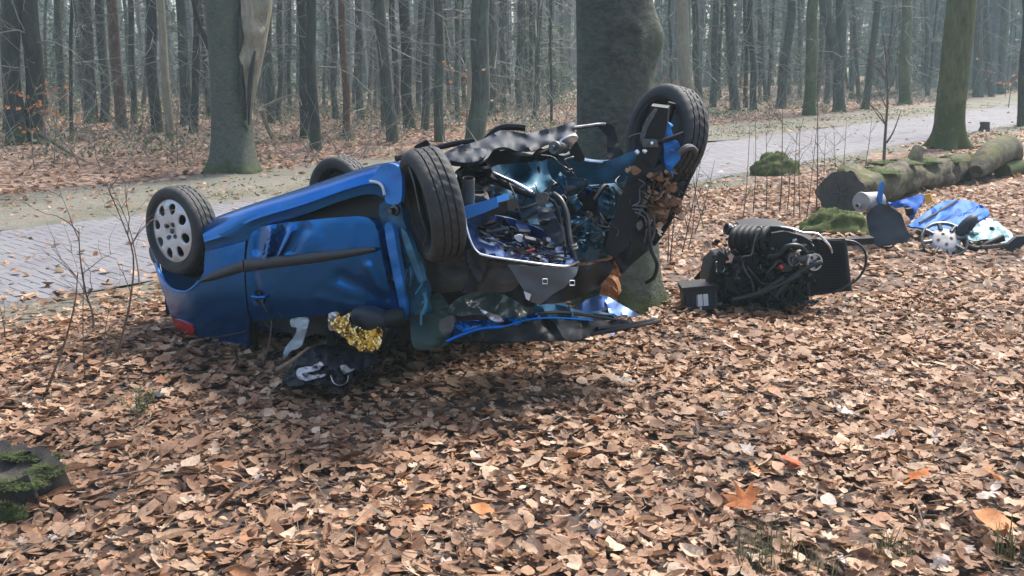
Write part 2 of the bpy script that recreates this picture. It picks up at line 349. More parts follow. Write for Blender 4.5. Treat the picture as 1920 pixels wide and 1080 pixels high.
def fast_mesh(name, V, T, mat, smooth=False):
    me = bpy.data.meshes.new(name); V = np.asarray(V, np.float32); T = np.asarray(T, np.int32)
    me.vertices.add(len(V)); me.vertices.foreach_set('co', V.ravel())
    me.loops.add(T.size); me.loops.foreach_set('vertex_index', T.ravel())
    me.polygons.add(len(T)); me.polygons.foreach_set('loop_start', np.arange(0, T.size, 3, dtype=np.int32)); me.polygons.foreach_set('loop_total', np.full(len(T), 3, np.int32))
    me.materials.append(mat); me.update(calc_edges=True)
    if smooth: me.shade_smooth()
    return me
def crom(pts, n=6, closed=False):
    pts = [Vector(p) for p in pts]; m = len(pts); out = []
    rngi = range(m) if closed else range(m - 1)
    for i in rngi:
        if closed: a, b, c, d = pts[i - 1], pts[i], pts[(i + 1) % m], pts[(i + 2) % m]
        else: a, b, c, d = pts[max(i - 1, 0)], pts[i], pts[i + 1], pts[min(i + 2, m - 1)]
        for k in range(n):
            t = k / n
            out.append(.5 * ((2 * b) + (c - a) * t + (2 * a - 5 * b + 4 * c - d) * t * t + (3 * b - a - 3 * c + d) * t ** 3))
    if not closed: out.append(pts[-1])
    return out
def inside(p, poly):
    x, y = p; r = False; j = len(poly) - 1
    for i in range(len(poly)):
        xi, yi = poly[i]; xj, yj = poly[j]
        if (yi > y) != (yj > y) and x < (xj - xi) * (y - yi) / (yj - yi) + xi: r = not r
        j = i
    return r
def tri2d(outline, step, holes=()):
    """fine triangulation of a 2D outline (with holes)"""
    loops = [outline] + list(holes); pts = []; edges = []; dens = []
    for lp in loops:
        q = []
        for i in range(len(lp)):
            a, b = Vector(lp[i][:2]), Vector(lp[(i + 1) % len(lp)][:2]); k = max(1, int((b - a).length / step))
            q += [a.lerp(b, t / k) for t in range(k)]
        k0 = len(pts); pts += q; edges += [(k0 + i, k0 + (i + 1) % len(q)) for i in range(len(q))]; dens.append([(p.x, p.y) for p in q])
    xs = [p.x for p in pts]; ys = [p.y for p in pts]; bpts = np.array([(p.x, p.y) for p in pts]); y = min(ys); row = 0
    while y < max(ys):
        x = min(xs) + (step * .5 if row % 2 else 0)
        while x < max(xs):
            if inside((x, y), dens[0]) and not any(inside((x, y), h) for h in dens[1:]):
                if np.min(np.hypot(bpts[:, 0] - x, bpts[:, 1] - y)) > step * .55: pts.append(Vector((x, y)))
            x += step
        y += step * .87; row += 1
    v, e, f, *_ = delaunay_2d_cdt(pts, edges, [], 0, 1e-5)
    fs = []
    for t in f:
        cx = sum(v[i].x for i in t) / 3; cyy = sum(v[i].y for i in t) / 3
        if inside((cx, cyy), dens[0]) and not any(inside((cx, cyy), h) for h in dens[1:]): fs.append(tuple(t))
    return v, fs
def panel(name, outline, mat, parent=None, F=None, d=None, thick=.012, step=9, crumple=0, cscale=6, smooth=True, holes=(), ctrl=(), seed=0, sharp=42, build=True, mb=None, m=0):
    """a sheet of metal, plastic or glass: outline traced in the view, laid on its own surface F (point in space), real thickness"""
    if d is not None and len(outline[0]) == 2: outline = [(x, y, d) for x, y in outline]
    o3 = outline
    if smooth:
        cr = crom([Vector((p[0], p[1], p[2] if len(p) > 2 else 0)) for p in outline], 4, True); o2 = [(p.x, p.y) for p in cr]
    else: o2 = [(p[0], p[1]) for p in outline]
    v, fs = tri2d(o2, step, holes)
    if F is None:
        cp = np.array([(p[0], p[1], p[2]) for p in o3] + list(ctrl), float)
        def F(x, y):
            w_ = 1 / ((cp[:, 0] - x) ** 2 + (cp[:, 1] - y) ** 2 + 30) ** 1.25
            return P(x, y, float((w_ * cp[:, 2]).sum() / w_.sum()))
    Q = []
    for p in v:
        q = F(p.x, p.y)
        if crumple:
            dr = (q - C0).normalized(); th = seed * 1.9 + .4; qa = q.x * math.cos(th) + q.z * math.sin(th); qb = q.z * math.cos(th) - q.x * math.sin(th); qf = Vector((qa * .32, q.y * .5, qb * 1.3))
            nn = mnoise.noise(qf * cscale + Vector((seed * 7.3, 0, 0))); n2 = abs(mnoise.noise(qf * cscale * 1.9 + Vector((0, seed * 3.1, 5)))); n3 = mnoise.noise(q * cscale * 3.1)
            q = q + dr * crumple * (nn + 1.0 * n2 + .22 * n3)
        Q.append(q)
    used = sorted({i for t in fs for i in t}); mp = {i: k for k, i in enumerate(used)}; Q = [Q[i] for i in used]
    T = []
    for t in fs:
        a, b, c = (mp[i] for i in t); nn = (Q[b] - Q[a]).cross(Q[c] - Q[a])
        T.append((a, b, c) if nn.dot(C0 - Q[a]) > 0 else (a, c, b))
    N = [Vector() for _ in Q]; ec = {}
    for a, b, c in T:
        nn = (Q[b] - Q[a]).cross(Q[c] - Q[a])
        for i in (a, b, c): N[i] = N[i] + nn
        for e in ((a, b), (b, c), (c, a)): ec[e] = 1
    n = len(Q); V = Q + [q - x.normalized() * thick for q, x in zip(Q, N)]
    FF = list(T) + [(a + n, c + n, b + n) for a, b, c in T]
    for (a, b) in ec:
        if (b, a) not in ec: FF.append((b, a, a + n, b + n))
    mb2 = mb or MB(); mb2.add(V, FF, m)
    if mb is None and build: return mb2.build(name, mat, parent, sharp)
    return mb2
def ptube(pts, r, sides=8, n=5, mb=None):
    """smooth hose or bar through (px, py, depth) points"""
    return (mb or MB()).tube(crom([P(*p) for p in pts], n), r, sides)
def fbm(p, o=4):
    s = 0; a = 1
    for i in range(o): s += a * mnoise.noise(Vector(p) * (2 ** i)); a *= .5
    return s

# ================================================================== THE SETTING
# ---- forest floor
xs = np.unique(np.concatenate([np.arange(-9, 12, .14), np.linspace(-160, -9, 46), np.linspace(12, 160, 46)]))
ys = np.unique(np.concatenate([np.arange(-1, 16, .14), np.arange(16, 40, .5), np.linspace(40, 185, 40), np.linspace(-12, -1, 8)]))
V = [(x, y, gh(x, y)) for y in ys for x in xs]; nx = len(xs)
Fq = [(j * nx + i, j * nx + i + 1, (j + 1) * nx + i + 1, (j + 1) * nx + i) for j in range(len(ys) - 1) for i in range(nx - 1)]
floor = link('forest_floor', raw_mesh('forest_floor', V, Fq, MT['floor'], None)); floor.data.shade_smooth()
tag(floor, 'forest floor covered with brown fallen leaves', kind='structure')
# ---- road of clay pavers
def strip(name, v0, v1, z, mat, u0=-22, u1=110, wob=0, lab=None):
    V = []; F = []
    us = np.arange(u0, u1, .5)
    for u in us:
        for v in np.linspace(v0, v1, 7):
            ww = 0
            if wob and v in (v0, v1): ww = wob * fbm((u * .7, v, 4))
            q = RA + RD * u + RN * (v + ww); V.append((q.x, q.y, z + (.012 * fbm((u * .8, v * 3, 1)) if wob else 0)))
    for i in range(len(us) - 1):
        for k in range(6): a = i * 7 + k; F.append((a, a + 1, a + 8, a + 7))
    o = link(name, raw_mesh(name, V, F, mat, None)); o.data.shade_smooth(); return tag(o, lab, kind='structure')
road = strip('road', -.02, ROADW + .02, -.004, MT['sand'], lab='narrow forest road paved with purplish clay bricks')
strip('road_verge', ROADW + .02, ROADW + 3.0, -.004, MT['verge'], wob=.35, lab='sandy mossy verge along the far side of the road')
strip('roadside_verge', -.75, -.02, .004, MT['verge'], wob=.22, lab='trodden sandy edge on the near side of the road')
BL, BW, GAP = .205, .100, .005
def brick_mesh():
    l, b2, h, c = BL / 2, BW / 2, .024, .004
    V = [(sx * l, sy * b2, 0) for sx, sy in ((-1, -1), (1, -1), (1, 1), (-1, 1))] + [(sx * l, sy * b2, h - c) for sx, sy in ((-1, -1), (1, -1), (1, 1), (-1, 1))] + [(sx * (l - c), sy * (b2 - c), h) for sx, sy in ((-1, -1), (1, -1), (1, 1), (-1, 1))]
    F = [(8, 9, 10, 11)] + [(i, (i + 1) % 4, 4 + (i + 1) % 4, 4 + i) for i in range(4)] + [(4 + i, 4 + (i + 1) % 4, 8 + (i + 1) % 4, 8 + i) for i in range(4)]
    return V, F
bV, bF = brick_mesh(); bme = raw_mesh('brick', bV, bF, MT['brick'], None)
spots = []
ang = math.atan2(RD.y, RD.x); UW = BW + GAP          # herringbone bond
for a in range(-130, int(82 / UW)):
    for b in range(-2, int(ROADW / UW) + 2):
        dd = (a - b) % 4
        if dd == 0: u, c, tr = (a + 1) * UW, (b + .5) * UW, 0.0
        elif dd == 3: u, c, tr = (a + .5) * UW, (b + 1) * UW, math.pi / 2
        else: continue
        if .06 < c < ROADW - .06:
            q = RA + RD * u + RN * c; spots.append((q.x, q.y, u, c, tr))
def inview(x, y, z=0, mar=30):
    q = Vector((x, y, z - CAMH)); dep = q.y * CP - q.z * SP
    if dep < .3: return None
    px = 960 + FPX * q.x / dep; py = 540 - FPX * (q.y * SP + q.z * CP) / dep
    return (px, py) if -mar < px < 1920 + mar and -mar < py < 1080 + mar else None
vis = []
for i, (x, y, u, c, tr) in enumerate(spots):
    pp = inview(x, y, 0, 0)
    if pp and not (pp[0] > 300 and pp[0] < 1330): vis.append((y, i))
vis.sort(); near_ids = {i for _, i in vis[:300]}
rot = ang; restV = []; restF = []
for i, (x, y, u, c, tr) in enumerate(spots):
    dz = -.025 + random.uniform(-.0015, .002) + .004 * mnoise.noise((u * .6, c * 1.2, 0)); rz = rot + tr + random.uniform(-.015, .015); tx = random.uniform(-.012, .012)
    if i in near_ids:
        o = link('brick', bme, road, Vector((x, y, dz))); o.rotation_euler = (tx, random.uniform(-.012, .012), rz)
    else:
        M = Matrix.Translation((x, y, dz)) @ Matrix.Rotation(rz, 4, 'Z') @ Matrix.Rotation(tx, 4, 'X'); k = len(restV)
        restV += [M @ Vector(v) for v in bV]; restF += [tuple(j + k for j in f) for f in bF]
o = link('brick_paving', raw_mesh('brick_paving', restV, restF, MT['brick'], None), road); tag(o, 'remaining clay bricks of the road', kind='stuff')

# ---- leaf templates
def leaf_oval(n=9, wd=.33, fold=.18, curl=.3):
    t = np.linspace(0, 1, n); prof = wd * np.sin(np.pi * t ** .85) ** .8; V = []; T = []
    for i, a in enumerate(t):
        x = a - .5; z = curl * (a - .5) ** 2
        V.append((x, 0, z))
        V.append((x, prof[i], z + fold * prof[i])); V.append((x, -prof[i], z + fold * prof[i]))
    for i in range(n - 1):
        a = 3 * i; b = a + 3
        T += [(a, b, b + 1), (a, b + 1, a + 1), (a, a + 2, b + 2), (a, b + 2, b)]
    return np.array(V), np.array(T)
def leaf_oak(lobes=4, fold=.15, curl=.35, wd=.34):
    n = lobes * 4 + 1; t = np.linspace(0, 1, n); prof = wd * (.35 + .65 * np.sin(np.pi * t ** 1.25)) * (.72 + .38 * np.cos(t * lobes * 2 * np.pi + 2.6)); prof[0] = .015; prof[-1] = .02; V = []; T = []
    for i, a in enumerate(t):
        x = a - .5; z = curl * (a - .5) ** 2
        V += [(x, 0, z), (x, prof[i], z + fold * prof[i]), (x, -prof[i], z + fold * prof[i])]
    for i in range(n - 1):
        a = 3 * i; b = a + 3
        T += [(a, b, b + 1), (a, b + 1, a + 1), (a, a + 2, b + 2), (a, b + 2, b)]
    return np.array(V), np.array(T)
def leaf_maple(curl=.25):
    pts = [(-.5, .0), (-.22, .10), (-.30, .42), (-.08, .30), (.05, .50), (.14, .26), (.30, .34), (.26, .16), (.52, 0)]
    pts = pts + [(x, -y) for x, y in pts[-2:0:-1]]
    V = [(0, 0, 0)] + [(x, y, curl * (x * x + y * y) - .06 * abs(y)) for x, y in pts]; k = len(pts)
    return np.array(V), np.array([(0, i + 1, (i + 1) % k + 1) for i in range(k)])
def leaf_roll(n=5, r=.16):
    V = []; T = []
    for i in range(n):
        a = i / (n - 1); w_ = math.sin(math.pi * (.08 + .84 * a)) ** .6
        for k in range(4): b = -1.9 + k * 1.27; V.append((a - .5, r * w_ * math.sin(b), r * w_ * (1 - math.cos(b)) + .1 * (a - .5) ** 2))
    for i in range(n - 1):
        for k in range(3): a = i * 4 + k; T += [(a, a + 4, a + 5), (a, a + 5, a + 1)]
    return np.array(V), np.array(T)
def leaf_torn(seed):
    r_ = np.random.default_rng(seed); k = 9; a = np.sort(r_.uniform(0, 2 * np.pi, k)); rr = r_.uniform(.18, .5, k)
    V = [(0, 0, .04)] + [(rr[i] * math.cos(a[i]), .75 * rr[i] * math.sin(a[i]), .35 * rr[i] ** 2 + r_.normal(0, .04)) for i in range(k)]
    return np.array(V), np.array([(0, i + 1, (i + 1) % k + 1) for i in range(k)])
TEMPL = [leaf_roll(), leaf_roll(5, .11), leaf_torn(1), leaf_torn(2), leaf_torn(3), leaf_oak(4, .45, .9, .26), leaf_oval(5, .30, .25, .5), leaf_oval(5, .34, .1, -.5), leaf_oval(6, .27, .5, .8), leaf_oak(3, .2, .5), leaf_oak(3, -.25, -.5, .3), leaf_maple(.5), leaf_oval(5, .36, -.3, .9)]
FART = [leaf_oval(4, .34, .2, .6), leaf_oval(4, .36, -.2, -.5)]
def scatter(templates, pos, size, tilt, name, mat, weights=None):
    N = len(pos); which = rng.choice(len(templates), N, p=weights); Vs = []; Ts = []; k = 0
    for w_, (tv, tt) in enumerate(templates):
        idx = np.where(which == w_)[0]; n = len(idx)
        if not n: continue
        a = rng.uniform(0, 2 * np.pi, n); b = rng.normal(0, tilt, n); c = rng.normal(0, tilt, n); s = size[idx]
        ca, sa, cb, sb, cc, sc_ = np.cos(a), np.sin(a), np.cos(b), np.sin(b), np.cos(c), np.sin(c)
        Rz = np.zeros((n, 3, 3)); Rz[:, 0, 0] = ca; Rz[:, 0, 1] = -sa; Rz[:, 1, 0] = sa; Rz[:, 1, 1] = ca; Rz[:, 2, 2] = 1
        Rx = np.zeros((n, 3, 3)); Rx[:, 0, 0] = 1; Rx[:, 1, 1] = cb; Rx[:, 1, 2] = -sb; Rx[:, 2, 1] = sb; Rx[:, 2, 2] = cb
        Ry = np.zeros((n, 3, 3)); Ry[:, 1, 1] = 1; Ry[:, 0, 0] = cc; Ry[:, 0, 2] = sc_; Ry[:, 2, 0] = -sc_; Ry[:, 2, 2] = cc
        R = Rz @ Rx @ Ry; tvv = tv[None] * s[:, None, None]; tvv = tvv * np.stack([np.ones(n), rng.uniform(.75, 1.25, n), rng.uniform(.15, 1.25, n)], 1)[:, None, :]
        vv = np.einsum('nij,nkj->nki', R, tvv) + pos[idx][:, None, :]
        Vs.append(vv.reshape(-1, 3)); Ts.append((tt[None] + (np.arange(n) * len(tv))[:, None, None] + k).reshape(-1, 3)); k += n * len(tv)
    return fast_mesh(name, np.concatenate(Vs), np.concatenate(Ts), mat)
def litter_positions(y0, y1, dens, lift, slope=.62, ex=1.0):
    out = []
    A = (y1 - y0) * 2 * (slope * (y0 + y1) / 2 + ex); n = int(A * dens)
    y = rng.uniform(y0, y1, n * 2); x = rng.uniform(-1, 1, n * 2) * (slope * y1 + ex); keep = np.abs(x) < slope * y + ex; x, y = x[keep][:n], y[keep][:n]
    for a, b in zip(x, y):
        u, v = road_uv(a, b); pr = 1.0
        if 0 < v < ROADW: pr = .03 + .18 * math.exp(-v / .35)
        elif ROADW <= v < ROADW + 3: pr = .12 + .45 * ((v - ROADW) / 3) ** 3
        elif -.75 < v <= 0: pr = .35
        # uneven drifts
        dn = mnoise.noise((a * 1.3, b * 1.3, 5)); pr *= .62 + .7 * max(-.5, dn) + .2
        if b > 17: pr *= .35 + 1.1 * max(0, min(1, .5 + 1.5 * mnoise.noise((a * .18, b * .18, 2))))
        if random.random() < pr:
            onroad = 0 < v < ROADW
            out.append((a, b, (gh(a, b) if not onroad else .004) + random.random() ** 1.6 * (lift if not onroad else .015) + .006))
    return np.array(out)
p1 = litter_positions(2.2, 7.6, 1250, .045); p2 = litter_positions(7.6, 14, 330, .05); p3 = litter_positions(14, 42, 46, .04, .60, 1)
WT = [.07, .05, .07, .07, .06, .08, .16, .13, .09, .08, .06, .02, .06]
s1 = rng.lognormal(math.log(.055), .45, len(p1)).clip(.02, .13); s2 = rng.lognormal(math.log(.072), .25, len(p2)).clip(.04, .13); s3 = rng.uniform(.08, .15, len(p3))
tag(link('leaf_litter', scatter(TEMPL, p1, s1, .25, 'leaf_litter', MT['leaf'], WT)), 'thick brown leaf litter covering the foreground', 'leaf litter', kind='stuff')
tag(link('leaf_litter', scatter(FART, p2, s2, .36, 'leaf_litter', MT['leaf'])), 'brown leaf litter around the road and log', 'leaf litter', kind='stuff')
tag(link('leaf_litter', scatter(FART, p3, s3, .32, 'leaf_litter', MT['leaf'])), 'brown leaf litter under the far trees', 'leaf litter', kind='stuff')
# twigs lying among the leaves
mb = MB(); rnd = random.Random(19)
for k in range(420):
    py = 1080 - 480 * rnd.random() ** 1.3; px = rnd.uniform(-60, 1980); g = G(px, py); a = rnd.uniform(0, 6.28); L = rnd.uniform(.04, .28); d = Vector((math.cos(a), math.sin(a), rnd.uniform(-.1, .25))); p = Vector((g.x, g.y, gh(g.x, g.y) + rnd.uniform(.02, .055)))
    mb.tube([p, p + d * L * .5 + Vector((rnd.gauss(0, .012), rnd.gauss(0, .012), rnd.gauss(0, .008))), p + d * L], [rnd.uniform(.0015, .004), .0025, .0012], 4, 0, False)
o = link('fallen_twigs', raw_mesh('fallen_twigs', mb.V, mb.F, MT['stick'], None)); tag(o, 'small dead twigs strewn among the leaves', 'twigs', kind='stuff')
# ---- the largest leaves one by one
big_t = [leaf_oval(9, .33, .3, .5), leaf_oval(9, .30, -.2, -.6), leaf_oak(5, .22, .5), leaf_oak(4, -.2, -.6, .36), leaf_maple(.5), leaf_oval(9, .27, .55, .9), leaf_oak(5, .35, .9, .3)]
def shape_leaf(t):
    V, T = t; V = V.copy(); V[:, 2] += .05 * np.sin(V[:, 0] * 9 + V[:, 1] * 7); return fast_mesh('leaf', V, T, MT['leaf'], True)
big_me = {}
for mk in ('leaf', 'leaf_orange', 'leaf_red', 'leaf_pale'):
    big_me[mk] = []
    for t in big_t:
        me = shape_leaf(t); me.materials[0] = MT[mk]; big_me[mk].append(me)
def put_leaf(x, y, s, k, mk='leaf', tilt=.4, dz=.05):
    o = link('leaf', big_me[mk][k], floor, Vector((x, y, gh(x, y) + dz))); o.scale = (s, s * random.uniform(.8, 1.15), s * random.uniform(.6, 1.4))
    o.rotation_euler = (random.gauss(0, tilt), random.gauss(0, tilt), random.uniform(0, 6.28)); return o
for k in range(285):
    py = 1085 - 330 * random.random() ** 1.5; px = random.uniform(-10, 1930)
    g = G(px, py); mk = random.choices(['leaf', 'leaf_pale', 'leaf_orange'], [.93, .035, .035])[0]
    put_leaf(g.x, g.y, random.uniform(.06, .105), random.choice([0, 1, 2, 2, 3, 3, 5, 5, 6, 6]), mk, .36, random.uniform(.03, .055))
for px, py, s, k, mk in [(1480, 893, .10, 0, 'leaf_red'), (1392, 965, .16, 4, 'leaf_orange'), (710, 993, .10, 4, 'leaf_pale'), (1660, 846, .12, 4, 'leaf_pale'), (1850, 957, .12, 3, 'leaf_pale'), (1580, 800, .15, 2, 'leaf_pale'), (1715, 920, .17, 3, 'leaf_orange'), (1400, 872, .09, 4, 'leaf_pale'), (1230, 762, .12, 4, 'leaf_pale'), (1860, 1010, .17, 0, 'leaf_orange'), (1550, 968, .12, 5, 'leaf_pale'), (905, 985, .11, 0, 'leaf_orange'), (1170, 738, .13, 2, 'leaf_pale'), (470, 785, .13, 2, 'leaf'), (690, 905, .12, 0, 'leaf')]:
    g = G(px, py); put_leaf(g.x, g.y, s, k, mk, .3, .07)

# ================================================================== TREES
def trunk_mb(base, top_dir, h, r0, sides=12, seed=0, flare=.5, wob=.06, r_top=.45, rough=.05, rings=None):
    mb = MB(); base = Vector(base); zs = [-.15, 0, .06, .14, .26, .42, .65, 1, 1.4, 1.9, 2.5, 3.2, 4, 5, 6.2, 7.6, 9.2, 11, 13, 15]
    zs = rings or [z for z in zs if z < h] + [h]; V = []; F = []
    for i, z in enumerate(zs):
        lean = min(z, 5) + max(0, z - 5) * .4
        cx = base.x + top_dir[0] * lean + wob * (mnoise.noise((z * .5, seed, 0)) - mnoise.noise((0, seed, 0))) * min(1, z)
        cyy = base.y + top_dir[1] * lean + wob * mnoise.noise((z * .5, seed, 9)) * min(1, max(0, z))
        rr = r0 * (1 - (1 - r_top) * max(0, z) / h) 
        for k in range(sides):
            a = 2 * math.pi * k / sides
            fl = flare * math.exp(-max(z, 0) / .22) * (.65 + .5 * math.sin(a * 3 + seed) + .35 * math.sin(a * 5 + seed * 2))
            q = rr * (1 + fl + rough * fbm((math.cos(a) * 1.6, math.sin(a) * 1.6, z * .8 + seed * 5), 3))
            V.append((cx + q * math.cos(a), cyy + q * math.sin(a), base.z + z))
    for i in range(len(zs) - 1):
        for k in range(sides):
            a, b = i * sides + k, i * sides + (k + 1) % sides; F.append((a, b, b + sides, a + sides))
    F.append(tuple(range((len(zs) - 1) * sides, len(zs) * sides)))
    return mb.add(V, F)
def twig(mb, p, d, L, r, rnd, depth=0, droop=.0, kids=3):
    pts = [p]; dd = Vector(d).normalized(); n = 4
    for i in range(n):
        dd = (dd + Vector((rnd.gauss(0, .22), rnd.gauss(0, .22), rnd.gauss(0, .16) - droop))).normalized(); pts.append(pts[-1] + dd * L / n)
    mb.tube(pts, [r * (1 - .8 * i / n) for i in range(n + 1)], 3 if r < .02 else 5, 0, False)
    if depth > 0:
        for k in range(kids):
            i = rnd.randint(1, n); d2 = (pts[i] - pts[i - 1]).normalized() + Vector((rnd.gauss(0, .7), rnd.gauss(0, .7), rnd.gauss(.1, .5)))
            twig(mb, pts[i], d2, L * rnd.uniform(.35, .65), r * .5, rnd, depth - 1, droop, kids)
crown_me = []
for v in range(4):                                    # bare winter crowns, unit: metres above the trunk's foot
    rnd = random.Random(50 + v); mb = MB()
    for k in range(11):
        a = rnd.uniform(0, 6.28); z = rnd.uniform(6.0, 11.5)
        twig(mb, Vector((0, 0, z)), (math.cos(a), math.sin(a), rnd.uniform(.5, 1.5)), rnd.uniform(2.0, 3.8), .06, rnd, 2, -.03, 3)
    crown_me.append(raw_mesh('crown', mb.V, mb.F, MT['bark'], None))
low_me = []
for v in range(6):                                    # thin dead side branches low on the trunk
    rnd = random.Random(90 + v); mb = MB()
    for k in range(9):
        a = rnd.uniform(0, 6.28); z = rnd.uniform(1.1, 6.0)
        twig(mb, Vector((math.cos(a) * .1, math.sin(a) * .1, z)), (math.cos(a), math.sin(a), rnd.uniform(-.35, .3)), rnd.uniform(.7, 2.4), .018, rnd, 2, .04, 3)
    low_me.append(raw_mesh('dead_branches', mb.V, mb.F, MT['twig_pale'], None))
tree_i = 0
def tree(px, by, wpx, tpx, mk, label, group='bare trees of the wood', sides=12, h=None, low=True, flare=.35, name='bare_tree', crown=True, wob=.14, rtop=.55):
    global tree_i; tree_i += 1; i = tree_i
    g = G(px, by); g.z = gh(g.x, g.y) - .02
    dep = g.y; r0 = wpx / 2 * dep / FPX * 1.0
    top = P(tpx, 0, dep); dirx = (top.x - g.x) / max(1, top.z)
    h = h or random.uniform(11, 14)
    t = thing(name, g, label, 'tree', group)
    o = trunk_mb(g, (dirx, random.uniform(-.02, .02)), h, r0, sides, i * 1.7, flare, wob, rtop).build('trunk', MT[mk], t, 60, origin=g)
    if crown:
        c = link('crown', crown_me[i % 4], t, g); c.rotation_euler.z = random.uniform(0, 6.28); c.scale = (1, 1, h / 12.5); c.location.x += dirx * 5.5
        if low:
            c = link('dead_branches', low_me[i % 6], t, g); c['kind'] = 'stuff'; c.rotation_euler.z = random.uniform(0, 6.28); c.location.x += dirx * 2
    return t
TREES = [
 (30, 270, 34, 28, 'bark_dark', 'thick dark trunk nearest the left edge, left one of a close pair'),
 (62, 268, 34, 60, 'bark_dark', 'thick dark trunk, right one of the close pair at the left edge'),
 (10, 250, 9, 4, 'bark', 'slim trunk at the very left edge beside the thick dark pair'),
 (120, 222, 15, 108, 'bark', 'grey trunk right of the thick dark pair at the left'),
 (134, 262, 7, 130, 'bark_dark', 'pole-thin dark stem right of the thick dark pair'),
 (172, 232, 24, 160, 'bark', 'stout hazy grey trunk left of the reddish leaning one'),
 (198, 231, 18, 186, 'bark', 'grey trunk touching the reddish leaning one on its left'),
 (228, 242, 20, 205, 'bark_red', 'reddish brown trunk leaning left behind the road, left part'),
 (252, 233, 12, 248, 'bark', 'slim grey trunk right of the reddish leaning one'),
 (296, 250, 20, 276, 'bark_dark', 'dark bent trunk just left of the pale yellowish one'),
 (319, 265, 16, 305, 'bark_pale', 'pale yellowish peeled trunk in the left wood'),
 (350, 235, 20, 332, 'bark', 'grey trunk just right of the pale yellowish one'),
 (363, 249, 15, 368, 'bark_dark', 'dark upright trunk left of the big half-peeled tree'),
 (508, 232, 16, 500, 'bark', 'grey trunk close behind the right side of the half-peeled tree'),
 (520, 226, 12, 522, 'bark', 'slim trunk second to the right of the half-peeled tree'),
 (592, 283, 20, 583, 'bark_dark', 'dark trunk in front of a twin, above the rear end of the wreck'),
 (573, 262, 18, 568, 'bark_dark', 'dark trunk standing against its left twin above the wreck'),
 (630, 222, 12, 626, 'bark', 'slim grey trunk left of the red pine'),
 (649, 262, 14, 645, 'bark_red', 'straight red-barked pine behind the wreck'),
 (676, 222, 14, 672, 'bark', 'grey trunk right of the red pine'),
 (738, 268, 22, 712, 'bark', 'leaning grey trunk widening at its foot, right of the red pine'),
 (722, 240, 12, 703, 'bark', 'slim trunk hidden partly by the leaning grey trunk'),
 (744, 225, 12, 734, 'bark_dark', 'slim dark trunk right behind the leaning grey trunk'),
 (768, 241, 21, 757, 'bark_dark', 'darkest trunk of the cluster above the front wheel'),
 (797, 246, 15, 803, 'bark', 'trunk leaning right in the cluster above the front wheel'),
 (824, 265, 18, 822, 'bark', 'straight grey trunk left of the thick trunk with the yellow scar'),
 (858, 222, 9, 856, 'bark', 'thin trunk between the straight and the scarred trunk'),
 (890, 268, 36, 902, 'bark', 'thick trunk with a yellow scar on its left side behind the wreck'),
 (923, 218, 14, 924, 'bark', 'grey trunk right of the scarred thick trunk'),
 (944, 208, 11, 942, 'bark', 'slim trunk second right of the scarred thick trunk'),
 (974, 205, 13, 976, 'bark', 'grey trunk in the gap left of the hit beech'),
 (1002, 222, 10, 1010, 'bark', 'slim trunk beside the green conifer left of the hit beech'),
 (1034, 234, 5, 1032, 'bark_dark', 'pole-thin stem just left of the hit beech'),
 (1258, 200, 6, 1260, 'bark_dark', 'pole-thin dark stem just right of the hit beech'),
 (1288, 212, 24, 1284, 'bark_pale', 'shredded pale trunk right of the hit beech'),
 (1312, 205, 14, 1304, 'bark', 'grey trunk close to the right of the shredded pale one'),
 (1336, 208, 13, 1342, 'bark', 'dark grey trunk behind the upper front tyre'),
 (1378, 211, 18, 1364, 'bark', 'leaning grey trunk across the road right of the tyre'),
 (1398, 206, 8, 1396, 'bark_dark', 'thin dark stem right of the leaning grey trunk across the road'),
 (1413, 209, 12, 1408, 'bark_dark', 'dark crooked trunk across the road left of the reddish one'),
 (1464, 206, 18, 1480, 'bark', 'brown trunk leaning right at its top across the road'),
 (1516, 216, 22, 1524, 'bark_green', 'moss-edged straight trunk across the road'),
 (1573, 209, 22, 1578, 'bark', 'forked pale grey trunk across the road'),
 (1622, 205, 14, 1645, 'bark', 'slim trunk leaning right beside the forked one'),
 (1697, 195, 21, 1704, 'bark_green', 'mossy trunk across the road left of the big roadside tree'),
 (1832, 182, 17, 1838, 'bark', 'grey trunk across the road right of the big roadside tree'),
 (1852, 178, 9, 1846, 'bark', 'thin leaning stem between two trunks at the upper right'),
 (1877, 177, 17, 1888, 'bark', 'grey trunk across the road near the right edge'),
 (1917, 237, 16, 1918, 'bark_dark', 'dark trunk cut by the right edge on the near roadside'),
]
for T in TREES: tree(*T, sides=14 if T[2] > 19 else 10)
# far trunks one can still tell apart
LAND = [(62, 'thick dark pair at the left edge'), (228, 'reddish leaning trunk'), (319, 'pale yellowish trunk'), (440, 'half-peeled tree'), (583, 'dark twin trunks'), (649, 'red pine'), (738, 'leaning grey trunk above the front wheel'), (890, 'scarred thick trunk'), (1147, 'hit beech'), (1288, 'shredded pale trunk'), (1464, 'brown trunk leaning right'), (1516, 'moss-edged trunk'), (1573, 'forked trunk'), (1697, 'mossy trunk across the road'), (1780, 'big roadside tree'), (1877, 'grey trunk near the right edge')]
ORD = ['nearest', 'second', 'third', 'fourth', 'fifth', 'sixth', 'seventh', 'eighth', 'ninth', 'tenth', 'eleventh', 'twelfth']
rnd = random.Random(5); placed = []; far = []
_try = 0
while len(placed) < 75 and _try < 6000:
    _try += 1
    px = rnd.uniform(-40, 1960); by = rnd.uniform(172, 206) - (12 if px > 1250 else 0)
    g = G(px, by); u, v = road_uv(g.x, g.y)
    if v < ROADW + 3 or any(abs(px - q) < 8 for q in placed) or any(a < px < b for a, b in ((1060, 1232), (402, 482), (1748, 1810), (1190, 1330))) or px < 4 or px > 1916: continue
    if any(abs(px - q[0]) < q[2] / 2 + 3 for q in TREES): continue
    placed.append(px); lm = min(LAND, key=lambda q: abs(q[0] - px)); far.append((px, by, rnd.uniform(6, 12), lm))
cnt = {}
